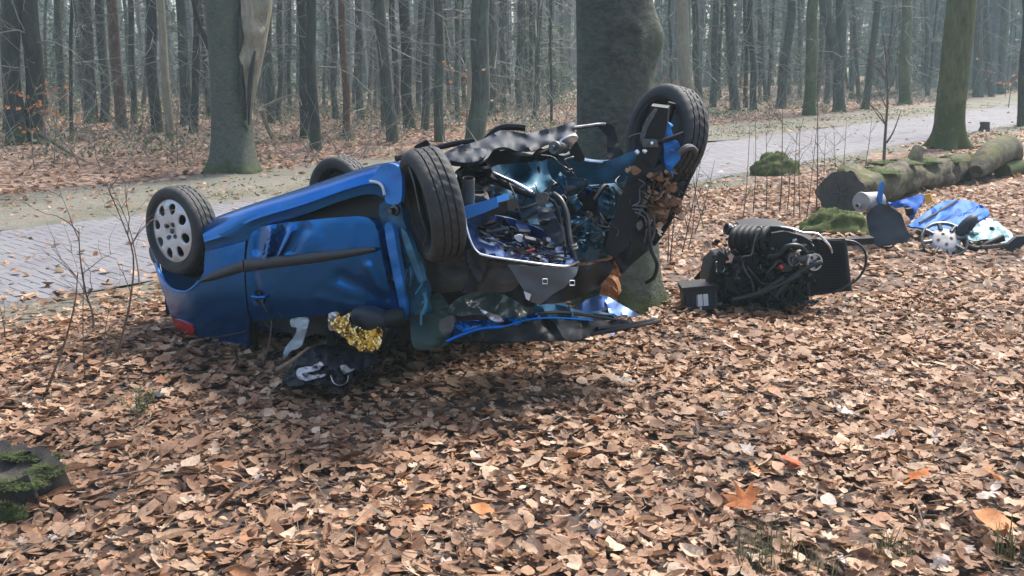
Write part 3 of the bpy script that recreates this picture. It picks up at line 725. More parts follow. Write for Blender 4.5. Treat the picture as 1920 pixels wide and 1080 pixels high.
for px, by, wp_, lm in sorted(far, key=lambda q: abs(q[0] - q[3][0])):
    sd = 'left' if px < lm[0] else 'right'; k = cnt.get((lm[0], sd), 0); cnt[(lm[0], sd)] = k + 1
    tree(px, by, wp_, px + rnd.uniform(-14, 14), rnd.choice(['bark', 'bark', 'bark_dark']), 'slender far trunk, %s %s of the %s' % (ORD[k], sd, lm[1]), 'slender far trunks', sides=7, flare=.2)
# fork of the pale grey trunk
g = G(1573, 209); t = [o for o in COL.objects if o.get('label', '').startswith('forked pale')][0]
MB().tube([P(1568, 110, g.y), P(1560, 70, g.y), P(1548, 20, g.y), P(1535, -60, g.y), P(1520, -200, g.y)], [.2, .2, .18, .16, .1], 10).build('limb', MT['bark'], t)
# yellow scar on the thick trunk
g = G(890, 268); t = [o for o in COL.objects if o.get('label', '').startswith('thick trunk with a yellow')][0]
panel('scar', [(876, 118, g.y - .30), (882, 116, g.y - .32), (884, 150, g.y - .33), (880, 195, g.y - .33), (874, 205, g.y - .27), (876, 160, g.y - .28)], MT['bark_pale'], t, thick=.05, step=6)
# big half-peeled tree on the left
g = G(440, 320); g.z = 0
bt = thing('half_peeled_tree', g, 'big grey tree left of the wreck with bark torn off its right side', 'tree')
mb = trunk_mb(g, (.012, 0), 12, .345, 28, 3.3, .62, .05, .8, .06, rings=[-.15, 0, .06, .13, .22, .33, .5, .7, .9, 1.1, 1.3, 1.5, 1.7, 1.9, 2.1, 2.3, 2.6, 3, 3.6, 4.5, 6, 8, 10, 12])
mb.build('trunk', MT['beech'], bt, 60, origin=g)
dd = g.y - .30
panel('bare_wood', [(452, -40, dd), (470, -40, dd), (500, -40, dd + .12), (508, -30, dd + .2), (500, 40, dd + .12), (490, 90, dd + .10), (478, 140, dd + .06), (474, 200, dd + .08), (470, 240, dd + .10), (463, 235, dd), (462, 180, dd - .03), (455, 130, dd - .03), (448, 100, dd - .03), (452, 40, dd - .03)], MT['bark_pale'], bt, thick=.12, step=9, crumple=.06, cscale=4, ctrl=[(470, 60, dd - .06), (466, 120, dd - .05)])
MB().tube([P(492, -60, g.y), P(488, 20, g.y), P(480, 90, g.y), P(470, 160, g.y - .02), P(462, 230, g.y - .05)], [.20, .18, .15, .11, .05], 14).build('limb', MT['bark_pale'], bt, 60)
MB().tube(crom([P(357, -20, g.y + .1), P(372, 40, g.y + .1), P(388, 80, g.y + .05), P(402, 108, g.y), P(410, 150, g.y)], 4), [.03 + .002 * i for i in range(17)], 8).build('limb', MT['bark_dark'], bt, 60)
for pts in ([(478, 95), (472, 130), (468, 170), (466, 235)], [(447, 30), (452, 70), (446, 105)], [(455, 120), (450, 150), (455, 175), (452, 200)]):
    MB().tube(crom([P(x, y, dd - .03) for x, y in pts], 5), [.012 + .03 * math.sin(math.pi * i / (5 * (len(pts) - 1))) for i in range(5 * (len(pts) - 1) + 1)], 7).build('bark_ridge', MT['bark_dark'], bt, 60)
c = link('crown', crown_me[1], bt, g)
# big roadside tree on the right
g = G(1775, 278); g.z = 0
rt = thing('roadside_tree', g, 'big mossy-footed tree between the road and the fallen log', 'tree')
trunk_mb(g, (.0, 0), 12, .30, 28, 8.1, .75, .04, .8, .05, rings=[-.15, 0, .06, .13, .22, .33, .5, .7, .9, 1.1, 1.4, 1.7, 2, 2.4, 2.8, 3.3, 4, 5, 6.5, 8, 10, 12]).build('trunk', MT['bark_green'], rt, 60, origin=g)
link('crown', crown_me[2], rt, g)
# the beech that was hit
g = G(1162, 575); g.z = 0
bh = thing('hit_beech', g, 'massive beech trunk that the blue car struck, right behind the wreck', 'tree')
rings = [-.2, 0, .05, .1, .16, .24, .34, .46, .6, .75, .9] + list(np.arange(1.0, 3.0, .06)) + [3.2, 3.6, 4.2, 5, 6, 8, 10, 12, 14]
sd = 64; V = []; F = []
bur = P(1222, 70, g.y); eye = P(1170, 75, g.y - .29)
for z in rings:
    rr = .295 + (.012 * math.sin(z * 2.2)) - (.006 * z)
    for k in range(sd):
        a = 2 * math.pi * k / sd
        fl = .34 * math.exp(-max(z, 0) / .17) * (.75 + .4 * math.sin(a * 4 + 1.2) + .25 * math.sin(a * 7 + .5))
        q = rr * (1 + fl + .035 * fbm((math.cos(a) * 1.3, math.sin(a) * 1.3, z * .6), 4)) + .004 * mnoise.noise((a * 2.2, z * 20, 3)) * (1 + mnoise.noise((a, z * 3, 7)))
        p = Vector((g.x - .045 * min(z, 4) + q * math.cos(a), g.y + q * math.sin(a), z))
        nb = (p - bur).length; q2 = .085 * math.exp(-(nb / .17) ** 2)
        ne = (p - eye).length; q2 += .03 * math.exp(-((ne - .12) / .05) ** 2) - .02 * math.exp(-(ne / .07) ** 2)
        V.append(p + Vector((math.cos(a), math.sin(a), 0)) * q2)
for i in range(len(rings) - 1):
    for k in range(sd):
        a, b = i * sd + k, i * sd + (k + 1) % sd; F.append((a, b, b + sd, a + sd))
MB().add(V, F).build('trunk', MT['beech'], bh, 60, origin=g)
c = link('crown', crown_me[3], bh, g); c.scale = (1.0, 1.0, 1.2)
for k, pts in enumerate([[(1088, 470), (1130, 448), (1150, 470), (1165, 500), (1160, 520), (1120, 522), (1092, 510)], [(1128, 535), (1145, 520), (1160, 545), (1150, 575), (1130, 570)]]):
    dd = 6.54 if k == 0 else 6.50
    o = panel('bark_wound', [(x, y, dd + .10 * ((x - 1140) / 60) ** 2) for x, y in pts], MT['wood_scar'], bh, thick=.05, step=6, crumple=.05, cscale=14, seed=k)
    if k == 0: o['label'] = 'fresh orange wound where the bark was torn off'
mb = MB(); rnd = random.Random(3)
for k in range(16):
    x = rnd.uniform(1095, 1160); y = rnd.uniform(455, 560); p = P(x, y, 6.50); mb.tube([p, p + Vector((rnd.uniform(-.05, .05), -rnd.uniform(.02, .07), rnd.uniform(.03, .14)))], [.009, .001], 4)
mb.build('wood_splinters', MT['wood_scar'], bh)['kind'] = 'stuff'
# ---- leaning dead trunk pieces and branches lying in the left wood
def stick(name, pts, r, mk, label, group=None, sides=8):
    mb = MB().tube(crom([Vector(p) for p in pts], 4), [r * (1 - .6 * i / (4 * (len(pts) - 1))) for i in range(4 * (len(pts) - 1) + 1)], sides)
    return tag(mb.build(name, MT[mk], None, 60), label, 'branch', group)
y0 = G(135, 290).y
stick('fallen_branch', [P(74, 252, y0 + 1), P(100, 268, y0 + .5), G(135, 290)], .05, 'bark_dark', 'dark dead branch propped against the ground at far left', 'dead wood')
y0 = G(512, 265).y
stick('fallen_branch', [P(490, 205, y0 - .4), P(500, 235, y0 - .2), G(512, 265)], .07, 'bark_pale', 'pale broken branch leaning right of the half-peeled tree', 'dead wood')
stick('fallen_branch', [P(490, 203, y0), P(522, 187, y0), P(555, 178, y0), P(566, 198, y0)], .035, 'bark_pale', 'pale hooked dead branch right of the half-peeled tree', 'dead wood')
y0 = G(303, 280).y
stick('fallen_branch', [G(272, 270), P(288, 256, y0), P(300, 262, y0), G(304, 280)], .04, 'bark_pale', 'small arched dead branch at the foot of the pale trunk', 'dead wood')
g = G(1690, 182); stick('dead_log', [G(1595, 186) + Vector((0, 0, .15)), G(1650, 184) + Vector((0, 0, .2)), G(1725, 178) + Vector((0, 0, .3))], .16, 'bark', 'thin trunk lying far across the road left of the big roadside tree', 'dead wood')
# small leftover stump on the far near-side verge
g = G(1845, 246); MBs = MB().lathe(g, (0, 0, 1), [(.14, -.05), (.13, .05), (.10, .14), (.11, .24), (.05, .2), (.0, .16)], 12, wob=lambda i, j: .02 * math.sin(i * 2.3 + j))
tag(MBs.build('stump', MT['deadwood'], None, 50), 'small dark broken stump on the verge beyond the roadside tree', 'stump')
# ---- conifers, faint green, between the trunks
def conifer(px, by, hgt, wid, label, seed):
    g = G(px, by); g.z = 0; rnd = random.Random(seed); r_ = np.random.default_rng(seed)
    t = thing('young_conifer', g, label, 'conifer', 'young conifers in the wood')
    MB().tube([g, g + Vector((0, 0, hgt * .5)), g + Vector((0, 0, hgt))], [.09, .06, .01], 7).build('trunk', MT['bark_dark'], t, 60)
    pos = []; mbb = MB()
    for k in range(int(hgt * 9)):
        z = rnd.uniform(.25, hgt); L = wid * (1 - z / hgt) ** .8 * rnd.uniform(.6, 1.1) + .15; a = rnd.uniform(0, 6.28)
        for j in range(int(10 + L * 26)):
            f_ = rnd.random() ** .6; pos.append((g.x + math.cos(a) * L * f_ + rnd.gauss(0, .10), g.y + math.sin(a) * L * f_ + rnd.gauss(0, .10), z - .35 * f_ * L + rnd.gauss(0, .07)))
    me = scatter([leaf_oval(3, .10, .2, .3)], np.array(pos) - np.array(g)[None], r_.uniform(.10, .24, len(pos)), .55, 'crown', MT['needle'])
    link('crown', me, t, g)
for k, (px, by, hgt, wid, lab) in enumerate([
    (995, 205, 9, 1.9, 'green young conifer just left of the hit beech'), (1030, 198, 8, 1.8, 'green young conifer peeking out behind the hit beech on its left'),
    (88, 222, 6, 1.7, 'green young conifer right of the thick dark pair of trunks'), (392, 222, 5, 1.3, 'small green conifer left of the half-peeled tree'),
    (160, 214, 7, 1.7, 'hazy conifer behind the stout grey trunk at the left'), (475, 208, 8, 2.0, 'hazy conifer behind the half-peeled tree'),
    (585, 206, 7, 1.8, 'hazy conifer behind the dark twin trunks'), (1345, 190, 7, 2.2, 'dark conifer across the road behind the upper front tyre'),
    (1440, 186, 8, 2.4, 'dark conifer across the road left of the moss-edged trunk'), (1660, 180, 9, 2.6, 'dark conifer across the road between forked and mossy trunks'),
    (1740, 178, 8, 2.6, 'dark conifer behind the left side of the big roadside tree'), (870, 200, 7, 1.8, 'hazy conifer behind the scarred thick trunk')]):
    conifer(px, by, hgt, wid, lab, 200 + k)
# ---- young beeches that keep dry copper leaves
def copper(px, py, dep, spread, label, seed, n=80):
    rnd = random.Random(seed); g = P(px, py, dep); b = Vector((g.x + .1, g.y, 0)); t = thing('young_beech', b, label, 'sapling', 'young beeches with dry leaves')
    mb = MB(); mb.tube([b, b + Vector((.02, 0, g.z * .6)), Vector((g.x, g.y, g.z + .5))], [.018, .012, .004], 5); ends = []
    for k in range(12):
        a = rnd.uniform(0, 6.28); p = b.lerp(Vector((g.x, g.y, g.z + .4)), rnd.uniform(.35, 1)); q = p + Vector((math.cos(a), math.sin(a), rnd.uniform(-.05, .35))) * spread * rnd.uniform(.5, 1); mb.tube([p, p.lerp(q, .5) + Vector((0, 0, .03)), q], [.006, .004, .002], 3); ends.append((p, q))
    mb.build('stem', MT['twig'], t, 60)
    pos = [];
    for k in range(n):
        p, q = rnd.choice(ends); pos.append(tuple(p.lerp(q, rnd.uniform(.3, 1.05)) + Vector((rnd.gauss(0, .04), rnd.gauss(0, .04), rnd.gauss(0, .03)))))
    pos = np.array(pos); me = scatter([leaf_oval(4, .3, .2, .4)], pos - np.array(b)[None], rng.uniform(.06, .10, n), .7, 'dry_leaves', MT['copper']); o = link('dry_leaves', me, t, b); o['kind'] = 'stuff'
copper(68, 205, 19.0, 1.0, 'young beech with copper leaves before the thick dark pair', 1, 130)
copper(865, 160, 22, .8, 'young beech with copper leaves left of the scarred trunk', 2, 60)
copper(1248, 150, 32, 1.4, 'young beech with copper leaves right of the hit beech', 3, 120)
copper(1895, 125, 38, 1.8, 'young beech with copper leaves at the upper right edge', 4, 150)
copper(1390, 180, 36, 1.2, 'low young beech with copper leaves across the road', 5, 90)
# ---- undergrowth and brushwood, too fine to count
pos = []
for k in range(60000):
    y = 16 + 50 * random.random() ** .8; x = random.uniform(-1, 1) * (.6 * y + 2); u, v = road_uv(x, y)
    if v < ROADW + 3.5: continue
    n = mnoise.noise((x * .22, y * .22, 4)) + .35 * sstep(16, 30, y) - .25 * sstep(0, 12, x)
    if n < .02: continue
    pos.append((x, y, gh(x, y) + random.random() ** 1.3 * .42 * min(1, n * 2)))
pos = np.array(pos); tag(link('undergrowth', scatter([leaf_oval(3, .28, .2, .3)], pos, rng.uniform(.06, .15, len(pos)), .8, 'undergrowth', MT['herb'])), 'low green bilberry undergrowth beneath the trees beyond the road', 'undergrowth', kind='stuff')
def brush(n, y0, y1, seed, hmax, name, label, side):
    r_ = np.random.default_rng(seed); Vs = []; Ts = []; k = 0; done = 0
    while done < n:
        y = r_.uniform(y0, y1); x = r_.uniform(-1, 1) * (.6 * y + 3); u, v = road_uv(x, y)
        if v < ROADW + 2.5: continue
        done += 1; h = r_.uniform(.5, hmax); L = 5; base = np.array([x, y, 0 if r_.random() < .55 else r_.uniform(.8, 5)]); d = np.array([r_.normal(0, .5), r_.normal(0, .5), r_.uniform(.1, 1)]); d /= np.linalg.norm(d)
        rad = r_.uniform(.004, .010) * (1 + y / 60); pts = []
        for i in range(L):
            pts.append(base.copy()); base = base + d * h / L; d = d + r_.normal(0, .22, 3); d /= np.linalg.norm(d)
        for i, p in enumerate(pts):
            rr = rad * (1 - .75 * i / (L - 1))
            for a in (0, 2.09, 4.19): Vs.append((p[0] + rr * math.cos(a), p[1] + rr * math.sin(a) * .7, p[2] + rr * math.sin(a) * .7))
        for i in range(L - 1):
            for q in range(3): a, b = k + i * 3 + q, k + i * 3 + (q + 1) % 3; Ts += [(a, b, b + 3), (a, b + 3, a + 3)]
        k += L * 3
    tag(link(name, fast_mesh(name, Vs, Ts, MT['twig_pale'])), label, 'brushwood', kind='stuff')
brush(11000, 16, 75, 21, 3.0, 'brushwood', 'thin bare twigs and brushwood between the trunks', 0)
# ---- the far wood that reads as one mass
rnd = random.Random(77); mb = MB(); n = 0
while n < 1150:
    y = rnd.uniform(50, 165); x = rnd.uniform(-1, 1) * (.62 * y + 14); u, v = road_uv(x, y)
    if -2 < v < ROADW + 2.5: continue
    if v < 0 and y < 60: continue
    n += 1; r = rnd.uniform(.10, .30); lx, ly = rnd.gauss(0, .03), rnd.gauss(0, .03); b = Vector((x, y, -.3)); H = rnd.uniform(10, 15)
    mb.tube([b, b + Vector((lx * 3 + rnd.gauss(0, .05), ly * 3, 3)), b + Vector((lx * 7, ly * 7, 7)), b + Vector((lx * 10, ly * 10, H))], [r * 1.15, r, r * .8, r * .4], 5, 0, False)
    for k in range(8):
        a = rnd.uniform(0, 6.28); p = b + Vector((lx * 4, ly * 4, rnd.uniform(1.5, H))); L = rnd.uniform(1, 3.2); q = p + Vector((math.cos(a) * L, math.sin(a) * L, rnd.uniform(-.3, 1.6))); mb.tube([p, p.lerp(q, .5) + Vector((0, 0, rnd.uniform(-.2, .3))), q], [.04, .028, .01], 3, 0, False)
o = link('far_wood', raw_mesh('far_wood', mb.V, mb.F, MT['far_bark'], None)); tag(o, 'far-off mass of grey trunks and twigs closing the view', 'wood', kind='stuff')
pos = []
for k in range(42000):
    y = rnd.uniform(56, 160); x = rnd.uniform(-1, 1) * (.62 * y + 10); u, v = road_uv(x, y)
    if -2 < v < ROADW + 2.5: continue
    if mnoise.noise((x * .07, y * .05, 1)) < -.05: continue
    pos.append((x, y, rnd.random() ** 1.1 * (5 + 7 * sstep(.05, .25, x / y))))
pos = np.array(pos); tag(link('far_conifer_mass', scatter([leaf_oval(3, .2, .2, .3)], pos, rng.uniform(.4, 1.1, len(pos)), .8, 'far_conifer_mass', MT['needle'])), 'hazy green mass of conifers far behind the trunks', 'wood', kind='stuff')

# ================================================================== THE WRECKED CAR
cbase = W(1.0, .7, 0)
car = thing('wrecked_car', cbase, 'wrecked blue hatchback lying upside down against the beech', 'car')
def soff(px, py):
    """how far the body side bulges out of its base plane"""
    o = .035
    if px < 372: o -= .30 * ((372 - px) / 88) ** 2.2
    q = S(px, py)
    zs = .76 + .27 * (q - P0).dot(EF); t = (zs - q.z)              # distance below the (upturned) sill
    o += .055 * math.sin(max(0, min(1, t / .75)) * math.pi) - .25 * max(0, t - .62) ** 1.3
    return o
def dents(q, amp=.012, sc=3.2, seed=0):
    return amp * (mnoise.noise(q * sc + Vector((seed, 0, 0))) + .5 * mnoise.noise(q * sc * 2.7 + Vector((0, seed, 0))))
def FS(extra=0.0, amp=.006, seed=0, fn=None):
    def F(x, y):
        o = soff(x, y) + extra
        if fn: o += fn(x, y)
        q = S(x, y, o); return S(x, y, o + dents(q, amp, 3.2, seed))
    return F
# rear quarter panel (below the wheel arch) and the piece in front of the arch
quarter = panel('quarter_panel', [(284, 466), (293, 484), (297, 505), (304, 522), (314, 535), (325, 543), (347, 547), (363, 538), (373, 527), (382, 510), (384, 472), (424, 462), (460, 452), (458, 480), (458, 520), (461, 560), (466, 600), (466, 625), (463, 655), (431, 655), (400, 650), (377, 641), (350, 631), (327, 608), (318, 586), (309, 558), (299, 530), (290, 500), (281, 480)], MT['paint'], car, FS(0, .006, 1), thick=.015, step=8, smooth=False)
MB().tube(crom([S(x, y, soff(x, y) + .004) for x, y in [(284, 466), (293, 486), (297, 505), (304, 522), (314, 535), (325, 543), (347, 547), (363, 538), (373, 527)]], 4), .008, 6).build('arch_lip', MT['paint_bright'], quarter)
mb = MB().tube([S(382, 637, soff(382, 637) + .004), S(463, 622, soff(463, 622) + .004)], .006, 6); mb.build('roof_gutter', MT['blackplastic'], quarter)
panel('tail_light', [(325, 598), (345, 604), (360, 613), (362, 628), (347, 625), (331, 615)], MT['red'], car, FS(.012, 0), thick=.03, step=5)
panel('rear_bumper', [(279, 466), (287, 461), (293, 470), (297, 488), (291, 494), (283, 486)], MT['blackplastic'], car, FS(.0, .004, 5), thick=.05, step=5)
# wheel arch liner (dark hollow behind the wheel)
mb = MB(); ctr = P0 - EN * .06
prof = []
for i in range(21):
    a = math.pi * (1.0 + i / 20)           # lower half in the picture
    prof.append((math.cos(a), math.sin(a)))
for k, lat in enumerate((.03, .16, .32)):
    for cx, cz in prof: mb.V.append(P0 + EF * (cx * .335 + .02) - EN * (lat + .03) + Vector((0, 0, cz * .36 + .03)))
for k in range(2):
    for i in range(20): mb.F.append((k * 21 + i, k * 21 + i + 1, (k + 1) * 21 + i + 1, (k + 1) * 21 + i)); mb.fm.append(0)
mb.F.append(tuple(range(42, 63))); mb.fm.append(0)
mb.build('arch_liner', MT['blackplastic'], car, 50)
# sill: a rounded box section from the rear arch to the front post
st = [(377, 424), (391, 413), (459, 387), (568, 352), (640, 328), (686, 313), (716, 307), (749, 318)]
sb = [(386, 472), (461, 451), (486, 427), (568, 403), (636, 378), (690, 364), (722, 372), (749, 378)]
mb = MB(); cols = []
tt = crom([Vector((x, y, 0)) for x, y in st], 5); bb = crom([Vector((x, y, 0)) for x, y in sb], 5)
for i, (a, b) in enumerate(zip(tt, bb)):
    ring = []
    for k in range(9):
        t = k / 8; x, y = a.x + (b.x - a.x) * t, a.y + (b.y - a.y) * t
        o = -.06 + .10 * min(1, t / .32) ** .6 + .012 * math.sin(math.pi * t) + (.010 if .55 < t < .75 else 0)
        q = S(x, y, o); ring.append(S(x, y, o + dents(q, .008, 4, 3)))
    ring.append(ring[-1] - EN * .10); ring.append(ring[0] - EN * .16); cols.append(ring)
n = 11
mb.V = [p for r in cols for p in r]
for i in range(len(cols) - 1):
    for k in range(n): a, b = i * n + k, i * n + (k + 1) % n; mb.F.append((a, a + n, b + n, b)); mb.fm.append(0)
mb.F += [tuple(range(n)), tuple(range((len(cols) - 1) * n, len(cols) * n))[::-1]]; mb.fm += [0, 0]
sill = mb.build('sill', MT['paint'], car, 50)
panel('torn_sill_end', [(690, 338), (700, 330), (716, 309), (738, 308), (752, 325), (751, 378), (724, 380), (721, 358), (712, 345)], MT['paint_bright'], sill, FS(.035, .02, 9), thick=.02, step=6)
MB().tube(crom([S(x, y, soff(x, y) + .05) for x, y in [(694, 340), (708, 342), (717, 350), (721, 366)]], 5), .008, 6).build('bare_metal_edge', MT['white'], sill)
# door, hanging out of its frame
def seg_d(x, y, a, b):
    vx, vy = b[0] - a[0], b[1] - a[1]; t = max(0, min(1, ((x - a[0]) * vx + (y - a[1]) * vy) / (vx * vx + vy * vy))); return math.hypot(x - a[0] - t * vx, y - a[1] - t * vy)
RIDGE = [((508, 428), (499, 486), 5, .022), ((546, 432), (514, 492), 5, .024), ((527, 430), (507, 488), 6, -.026), ((486, 430), (482, 470), 6, -.016), ((572, 430), (545, 470), 10, -.014), ((640, 520), (720, 560), 14, -.02), ((690, 500), (725, 570), 8, .015), ((476, 512), (484, 560), 7, -.018), ((600, 560), (700, 585), 10, .010)]
def door_tilt(x, y): return .03 * (x - 470) / 260 + sum(am * math.exp(-(seg_d(x, y, a, b) / w_) ** 2) for a, b, w_, am in RIDGE)
door = panel('door', [(466, 452), (472, 437), (486, 426), (522, 419), (613, 409), (672, 405), (690, 408), (702, 419), (709, 436), (713, 460), (718, 490), (727, 530), (738, 563), (745, 588), (738, 598), (712, 575), (680, 582), (613, 591), (522, 598), (474, 603), (466, 580), (462, 540), (461, 500), (463, 470)], MT['paint'], car, FS(.012, .009, 2, door_tilt), thick=.05, step=4.5, smooth=False)
def bar_on_side(pts_top, pts_bot, out, parent, mat, name, base=.01):
    mb = MB(); A = crom([Vector((x, y, 0)) for x, y in pts_top], 5); B = crom([Vector((x, y, 0)) for x, y in pts_bot], 5); R = []
    for a, b in zip(A, B):
        for k in range(7):
            t = k / 6; x, y = a.x + (b.x - a.x) * t, a.y + (b.y - a.y) * t
            R.append(S(x, y, soff(x, y) + door_tilt(x, y) * (x > 458) + base + out * math.sin(math.pi * t) ** .6))
    m_ = len(A)
    F = [(i * 7 + k, i * 7 + k + 1, (i + 1) * 7 + k + 1, (i + 1) * 7 + k) for i in range(m_ - 1) for k in range(6)] + [tuple(range(7)), tuple(range((m_ - 1) * 7, m_ * 7))[::-1]]
    return mb.add(R, F).build(name, mat, parent, 60)
bar_on_side([(457, 487), (540, 478), (620, 470), (690, 463), (704, 466)], [(457, 510), (540, 500), (620, 489), (692, 476), (704, 471)], .03, door, MT['strip'], 'rubbing_strip', .012)
bar_on_side([(373, 525), (400, 509), (430, 497), (455, 488)], [(377, 530), (402, 526), (430, 518), (455, 510)], .028, quarter, MT['strip'], 'rubbing_strip', .0)
hc = S(486, 558, soff(486, 558) + .018)
hnd = MB().lathe(hc, EN, [(.0, -.012), (.034, -.010), (.042, .0), (.045, .004), (.046, .0)], 24).build('handle_recess', MT['blackmetal'], door, 50)
MB().tube([S(473, 556, soff(480, 556) + .03), S(486, 558, soff(486, 558) + .036), S(499, 557, soff(495, 557) + .03)], .011, 8).build('door_handle', MT['paint'], door)
# black sheet standing in for the shade in the gap behind the door
panel('door_gap_shade', [(478, 432), (560, 398), (640, 372), (712, 362), (722, 378), (730, 420), (700, 430), (600, 425), (500, 432)], MT['blackplastic'], car, FS(-.09, .01, 4), thick=.03, step=12, smooth=False)
# front door post: torn strips of teal and blue metal with hinges
panel('door_post', [(712, 382), (748, 380), (756, 410), (768, 445), (780, 480), (792, 520), (803, 560), (795, 590), (770, 600), (752, 598), (745, 570), (735, 530), (724, 480), (716, 430)], MT['teal'], car, FS(-.03, .025, 6), thick=.05, step=8, crumple=.04, cscale=7)
panel('post_edge', [(752, 430), (762, 436), (774, 466), (786, 500), (793, 528), (786, 530), (776, 505), (762, 470)], MT['teal_light'], car, FS(.03, .02, 7), thick=.03, step=6, crumple=.03)
panel('post_edge', [(722, 420), (736, 425), (742, 455), (750, 500), (758, 545), (762, 590), (752, 588), (742, 540), (732, 490), (724, 450)], MT['paint_bright'], car, FS(.03, .02, 8), thick=.03, step=6, crumple=.03)
for (x, y) in ((738, 395), (744, 520), (757, 525)):
    c = S(x, y, .05); MB().lathe(c, EN, [(0, .03), (.014, .03), (.018, .0), (.03, -.005), (.03, -.02)], 12).build('hinge', MT['greymetal'], car, 40)
mb = MB(); rnd = random.Random(8)
for k in range(14):
    x = rnd.uniform(725, 800); y = 400 + (x - 725) * 1.9 + rnd.uniform(-30, 60); d = S(x, y).y - .04
    mb.tube(crom([P(x + rnd.uniform(-14, 14) * t, y + rnd.uniform(10, 45) * t, d + rnd.uniform(-.05, .03)) for t in (0, .5, 1)], 4), rnd.uniform(.004, .012), 5)
mb.build('torn_strips', MT['teal_light'], car, 60)['kind'] = 'stuff'
# wing mirror hanging at the front corner of the door
mc = S(695, 596, .12); mb = MB(); V = []; F = []
for i in range(13):
    ph = math.pi * i / 12 - math.pi / 2
    for k in range(20):
        a = 2 * math.pi * k / 20; e = lambda v, p: math.copysign(abs(v) ** p, v)
        V.append(mc + EF * (.125 * e(math.cos(ph), .7) * e(math.cos(a), .75)) + Vector((0, 0, .062 * e(math.cos(ph), .7) * e(math.sin(a), .75))) + EN * (.07 * e(math.sin(ph), .8)))
for i in range(12):
    for k in range(20): a, b = i * 20 + k, i * 20 + (k + 1) % 20; F.append((a, b, b + 20, a + 20))
mir = MB().add(V, F).build('wing_mirror', MT['slateplastic'], car, 60)
MB().tube([mc + EF * .08, mc + EF * .17 - EN * .08 + Vector((0, 0, .02))], [.045, .05], 10).build('mirror_arm', MT['blackplastic'], mir, 50)
# window opening: dark inside, pillars squashed flat
def hull(name, pts, mat, nu=10, nv=8, amp=.02, seed=0, thick=.02):
    """bilinear sheet between four corners in the car's own axes"""
    a, b, c, d = [Vector(p) for p in pts]; V = []; F = []
    for j in range(nv + 1):
        for i in range(nu + 1):
            u, v = i / nu, j / nv; q = a.lerp(b, u).lerp(d.lerp(c, u), v); V.append(q + Vector((0, 0, 1)) * amp * fbm(q * 3 + Vector((seed, 0, 0)), 3) + EN * amp * fbm(q * 3 + Vector((0, seed, 0)), 3))
    F = [(j * (nu + 1) + i, j * (nu + 1) + i + 1, (j + 1) * (nu + 1) + i + 1, (j + 1) * (nu + 1) + i) for j in range(nv) for i in range(nu)]
    return MB().add(V, F).build(name, mat, car, 50)
zs = lambda s: .76 + .27 * s
hull('floor_pan', [W(-.40, .10, zs(-.4) - .12), W(1.95, .10, zs(1.95) - .10), W(1.95, 1.40, zs(1.95) - .12), W(-.40, 1.40, zs(-.4) - .14)], MT['underseal'], 14, 8, .03, 1)
hull('far_side', [W(-.35, 1.47, .05), W(1.9, 1.45, .12), W(1.9, 1.45, zs(1.9) - .05), W(-.35, 1.47, zs(-.35) - .06)], MT['paint'], 12, 8, .03, 2)
hull('tailgate', [W(-.42, .15, .06), W(-.42, 1.35, .06), W(-.46, 1.35, .60), W(-.46, .15, .60)], MT['paint'], 10, 8, .02, 3)
hull('roof', [W(-.1, .22, .04), W(1.6, .30, .22), W(1.6, 1.3, .10), W(-.1, 1.3, .02)], MT['paint'], 10, 8, .02, 4)
hull('seat_back', [W(.35, .25, .12), W(1.25, .25, .16), W(1.25, .45, .55), W(.35, .45, .45)], MT['fabricgrey'], 8, 6, .05, 5)
hull('bulkhead', [W(1.85, .12, .28), W(1.92, 1.40, .14), W(1.92, 1.40, 1.16), W(1.85, .08, 1.12)], MT['blackplastic'], 10, 8, .04, 6)
for pts in ([(472, 604), (476, 630), (470, 655)], [(612, 592), (618, 620), (622, 645)], [(745, 590), (735, 620), (715, 648)]):
    MB().tube(crom([S(x, y, soff(x, y) - .06) for x, y in pts], 4), .028, 8).build('roof_pillar', MT['blackplastic'], car, 60)
panel('roof_edge', [(395, 646), (430, 642), (468, 640), (472, 658), (440, 662), (405, 656)], MT['paint'], car, FS(-.07, .012, 12), thick=.05, step=10)
# curtain airbag strip dangling from the window
panel('airbag', [(546, 598), (575, 596), (577, 612), (568, 640), (562, 652), (545, 658), (535, 672), (530, 668), (536, 650), (552, 630), (556, 615), (546, 612)], MT['airbag'], car, FS(.02, .02, 15), thick=.008, step=5, crumple=.05, cscale=14)

